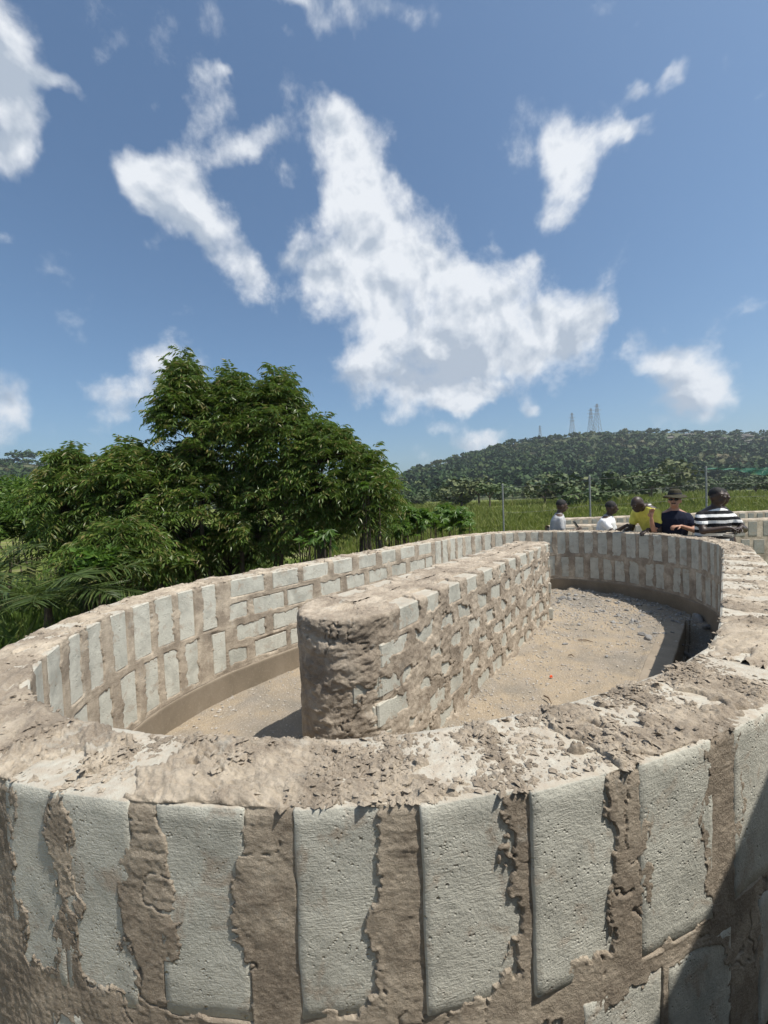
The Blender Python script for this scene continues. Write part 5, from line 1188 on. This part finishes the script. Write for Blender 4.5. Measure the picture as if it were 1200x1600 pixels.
        obj('hat_band', quads_mesh('hat_band', HT(np.vstack(V)), grid_quads(3, 28, wrap=True)), M_TROUSER, ho, (0, 0, 0))
    if watch:
        w_, d_ = wr[watch]; v, q = tube_mesh('w', [w_-d_*.035, w_-d_*.026, w_-d_*.014], .034*k, 12); obj('watch', quads_mesh('watch', v, q), M_BLACK, root, (0, 0, 0))
    return root, wr, k, hc
C_GREY = cloth_mat('grey_shirt', (.44, .44, .44)); C_WHITE = cloth_mat('white_shirt', (.80, .80, .80)); C_YEL = cloth_mat('yellow_shirt', (.72, .66, .13)); C_NAVY = cloth_mat('navy_polo', (.012, .015, .032)); C_STR = cloth_mat('striped_shirt', (.78, .78, .77), stripes=((.015, .015, .017), .083, .46)); C_BLK = cloth_mat('black_cloth', (.014, .014, .016)); C_TEE = cloth_mat('dark_tee', (.05, .05, .055))
# arms: for left (-x) and right (+x): shoulder->elbow, elbow->wrist, hand direction, palm normal, finger curl (local: x right, y forward)
pr1, w1, k1, h1 = person(868, 781, .34, -math.pi/2-.25, 'person in a grey polo shirt holding a dark tablet, facing right', SK_B, C_GREY, lean=.05, head_pitch=-.15, arms=[((-.03, .05, -.28), (.10, .22, .05), (.3, .9, .2), (1, 0, 0), .6), ((.03, .02, -.28), (-.06, .23, .08), (-.2, .9, .2), (-1, 0, 0), .6)])
person(941, 783, .26, -math.pi*.76, 'person in an open white shirt resting one hand on the wall', SK_D, C_WHITE, lean=.08, head_yaw=.45, head_pitch=-.1, build=1.05, arms=[((-.10, .04, -.27), (.06, .12, .02), (.2, .7, -.3), (0, -.3, -1), .5), ((.05, .17, -.19), (.02, .23, .15), (.05, .55, -.75), (0, -.6, -.6), .6)])
person(1029, 777, .32, math.pi*.60, 'person in a yellow shirt bending forward with a shaved head', SK_D, C_YEL, H=1.80, hdz=-.10, lean=.26, head_pitch=-.45, bald=True, arms=[((-.05, .04, -.26), (.05, .14, .02), (0, .9, -.3), (0, 0, -1), .4), ((.05, .04, -.27), (-.02, .14, .0), (0, .8, -.5), (0, 0, -1), .4)], collar=C_WHITE)
person(1050, 769, .24, math.pi*.90, 'person in a navy polo shirt, brimmed hat and sunglasses raising a hand', SK_L, C_NAVY, lean=.06, head_yaw=-.45, head_pitch=.02, hat=True, glasses=True, stache=True, build=1.06, arms=[((-.06, .10, -.21), (.22, .13, .08), (.9, .35, .05), (0, -.2, -1), .7), ((.11, .09, -.25), (.05, .08, .23), (.02, .18, 1), (-.3, .9, 0), .35)])
person(1110, 762, .22, math.pi*1.02, 'broad person in a black and white striped shirt leaning on the wall', SK_D, C_STR, lean=.06, head_yaw=.12, build=1.16, arms=[((-.10, .13, -.20), (.20, .15, .04), (.9, .3, -.1), (0, -.2, -1), .8), ((.08, .13, -.20), (-.20, .15, .05), (-.9, .3, -.1), (0, -.2, -1), .8)], collar=C_BLK, watch=-1)
person(1124, 764, .85, math.pi*1.1, 'person mostly hidden behind the striped shirt, only the head showing', SK_B, C_TEE, arms=[((-.03, .02, -.29), (0, .08, -.24), (0, .1, -1), (1, 0, 0), .4), ((.03, .02, -.29), (0, .08, -.24), (0, .1, -1), (-1, 0, 0), .4)])
# tablet held by the person in grey
def tablet():
    a = np.array([0, .5, 0]); yaw = pr1.rotation_euler.z; base = np.array(pr1.location); mid = (w1[-1][0]+w1[1][0])/2+np.array([0, .07, .05]); q = rot2(mid, yaw)+base
    root = empty('tablet', tuple(q)); tag(root, 'dark tablet in a black case held up by the person in grey', 'tablet')
    root.rotation_euler = (0, 0, yaw); o = obj('case', box_mesh('tablet_case', .20, .014, .27, .004), M_BLACK, root, (0, 0, 0)); o.rotation_euler = (.55, 0, 0)
    ms = plain_mat('tablet_screen', (.03, .032, .036), .08, 0, 3, .1, 0); s = obj('screen', box_mesh('tablet_screen', .175, .003, .24, .001), ms, root, (0, -.0075, -.0046)); s.rotation_euler = (.55, 0, 0)
tablet()
# a small pale offcut slab lying on the crown of the wall beside them
o = obj('slab_offcut', box_mesh('slab_offcut', .16, .10, .03, .004), M_BLOCK2); p = at(1140, 838, 5.15); o.location = (p[0], p[1], Z_TOP+.035); o.rotation_euler = (.06, -.10, .6); tag(o, 'thin pale slab offcut lying on the wall top beside the striped shirt', 'slab')
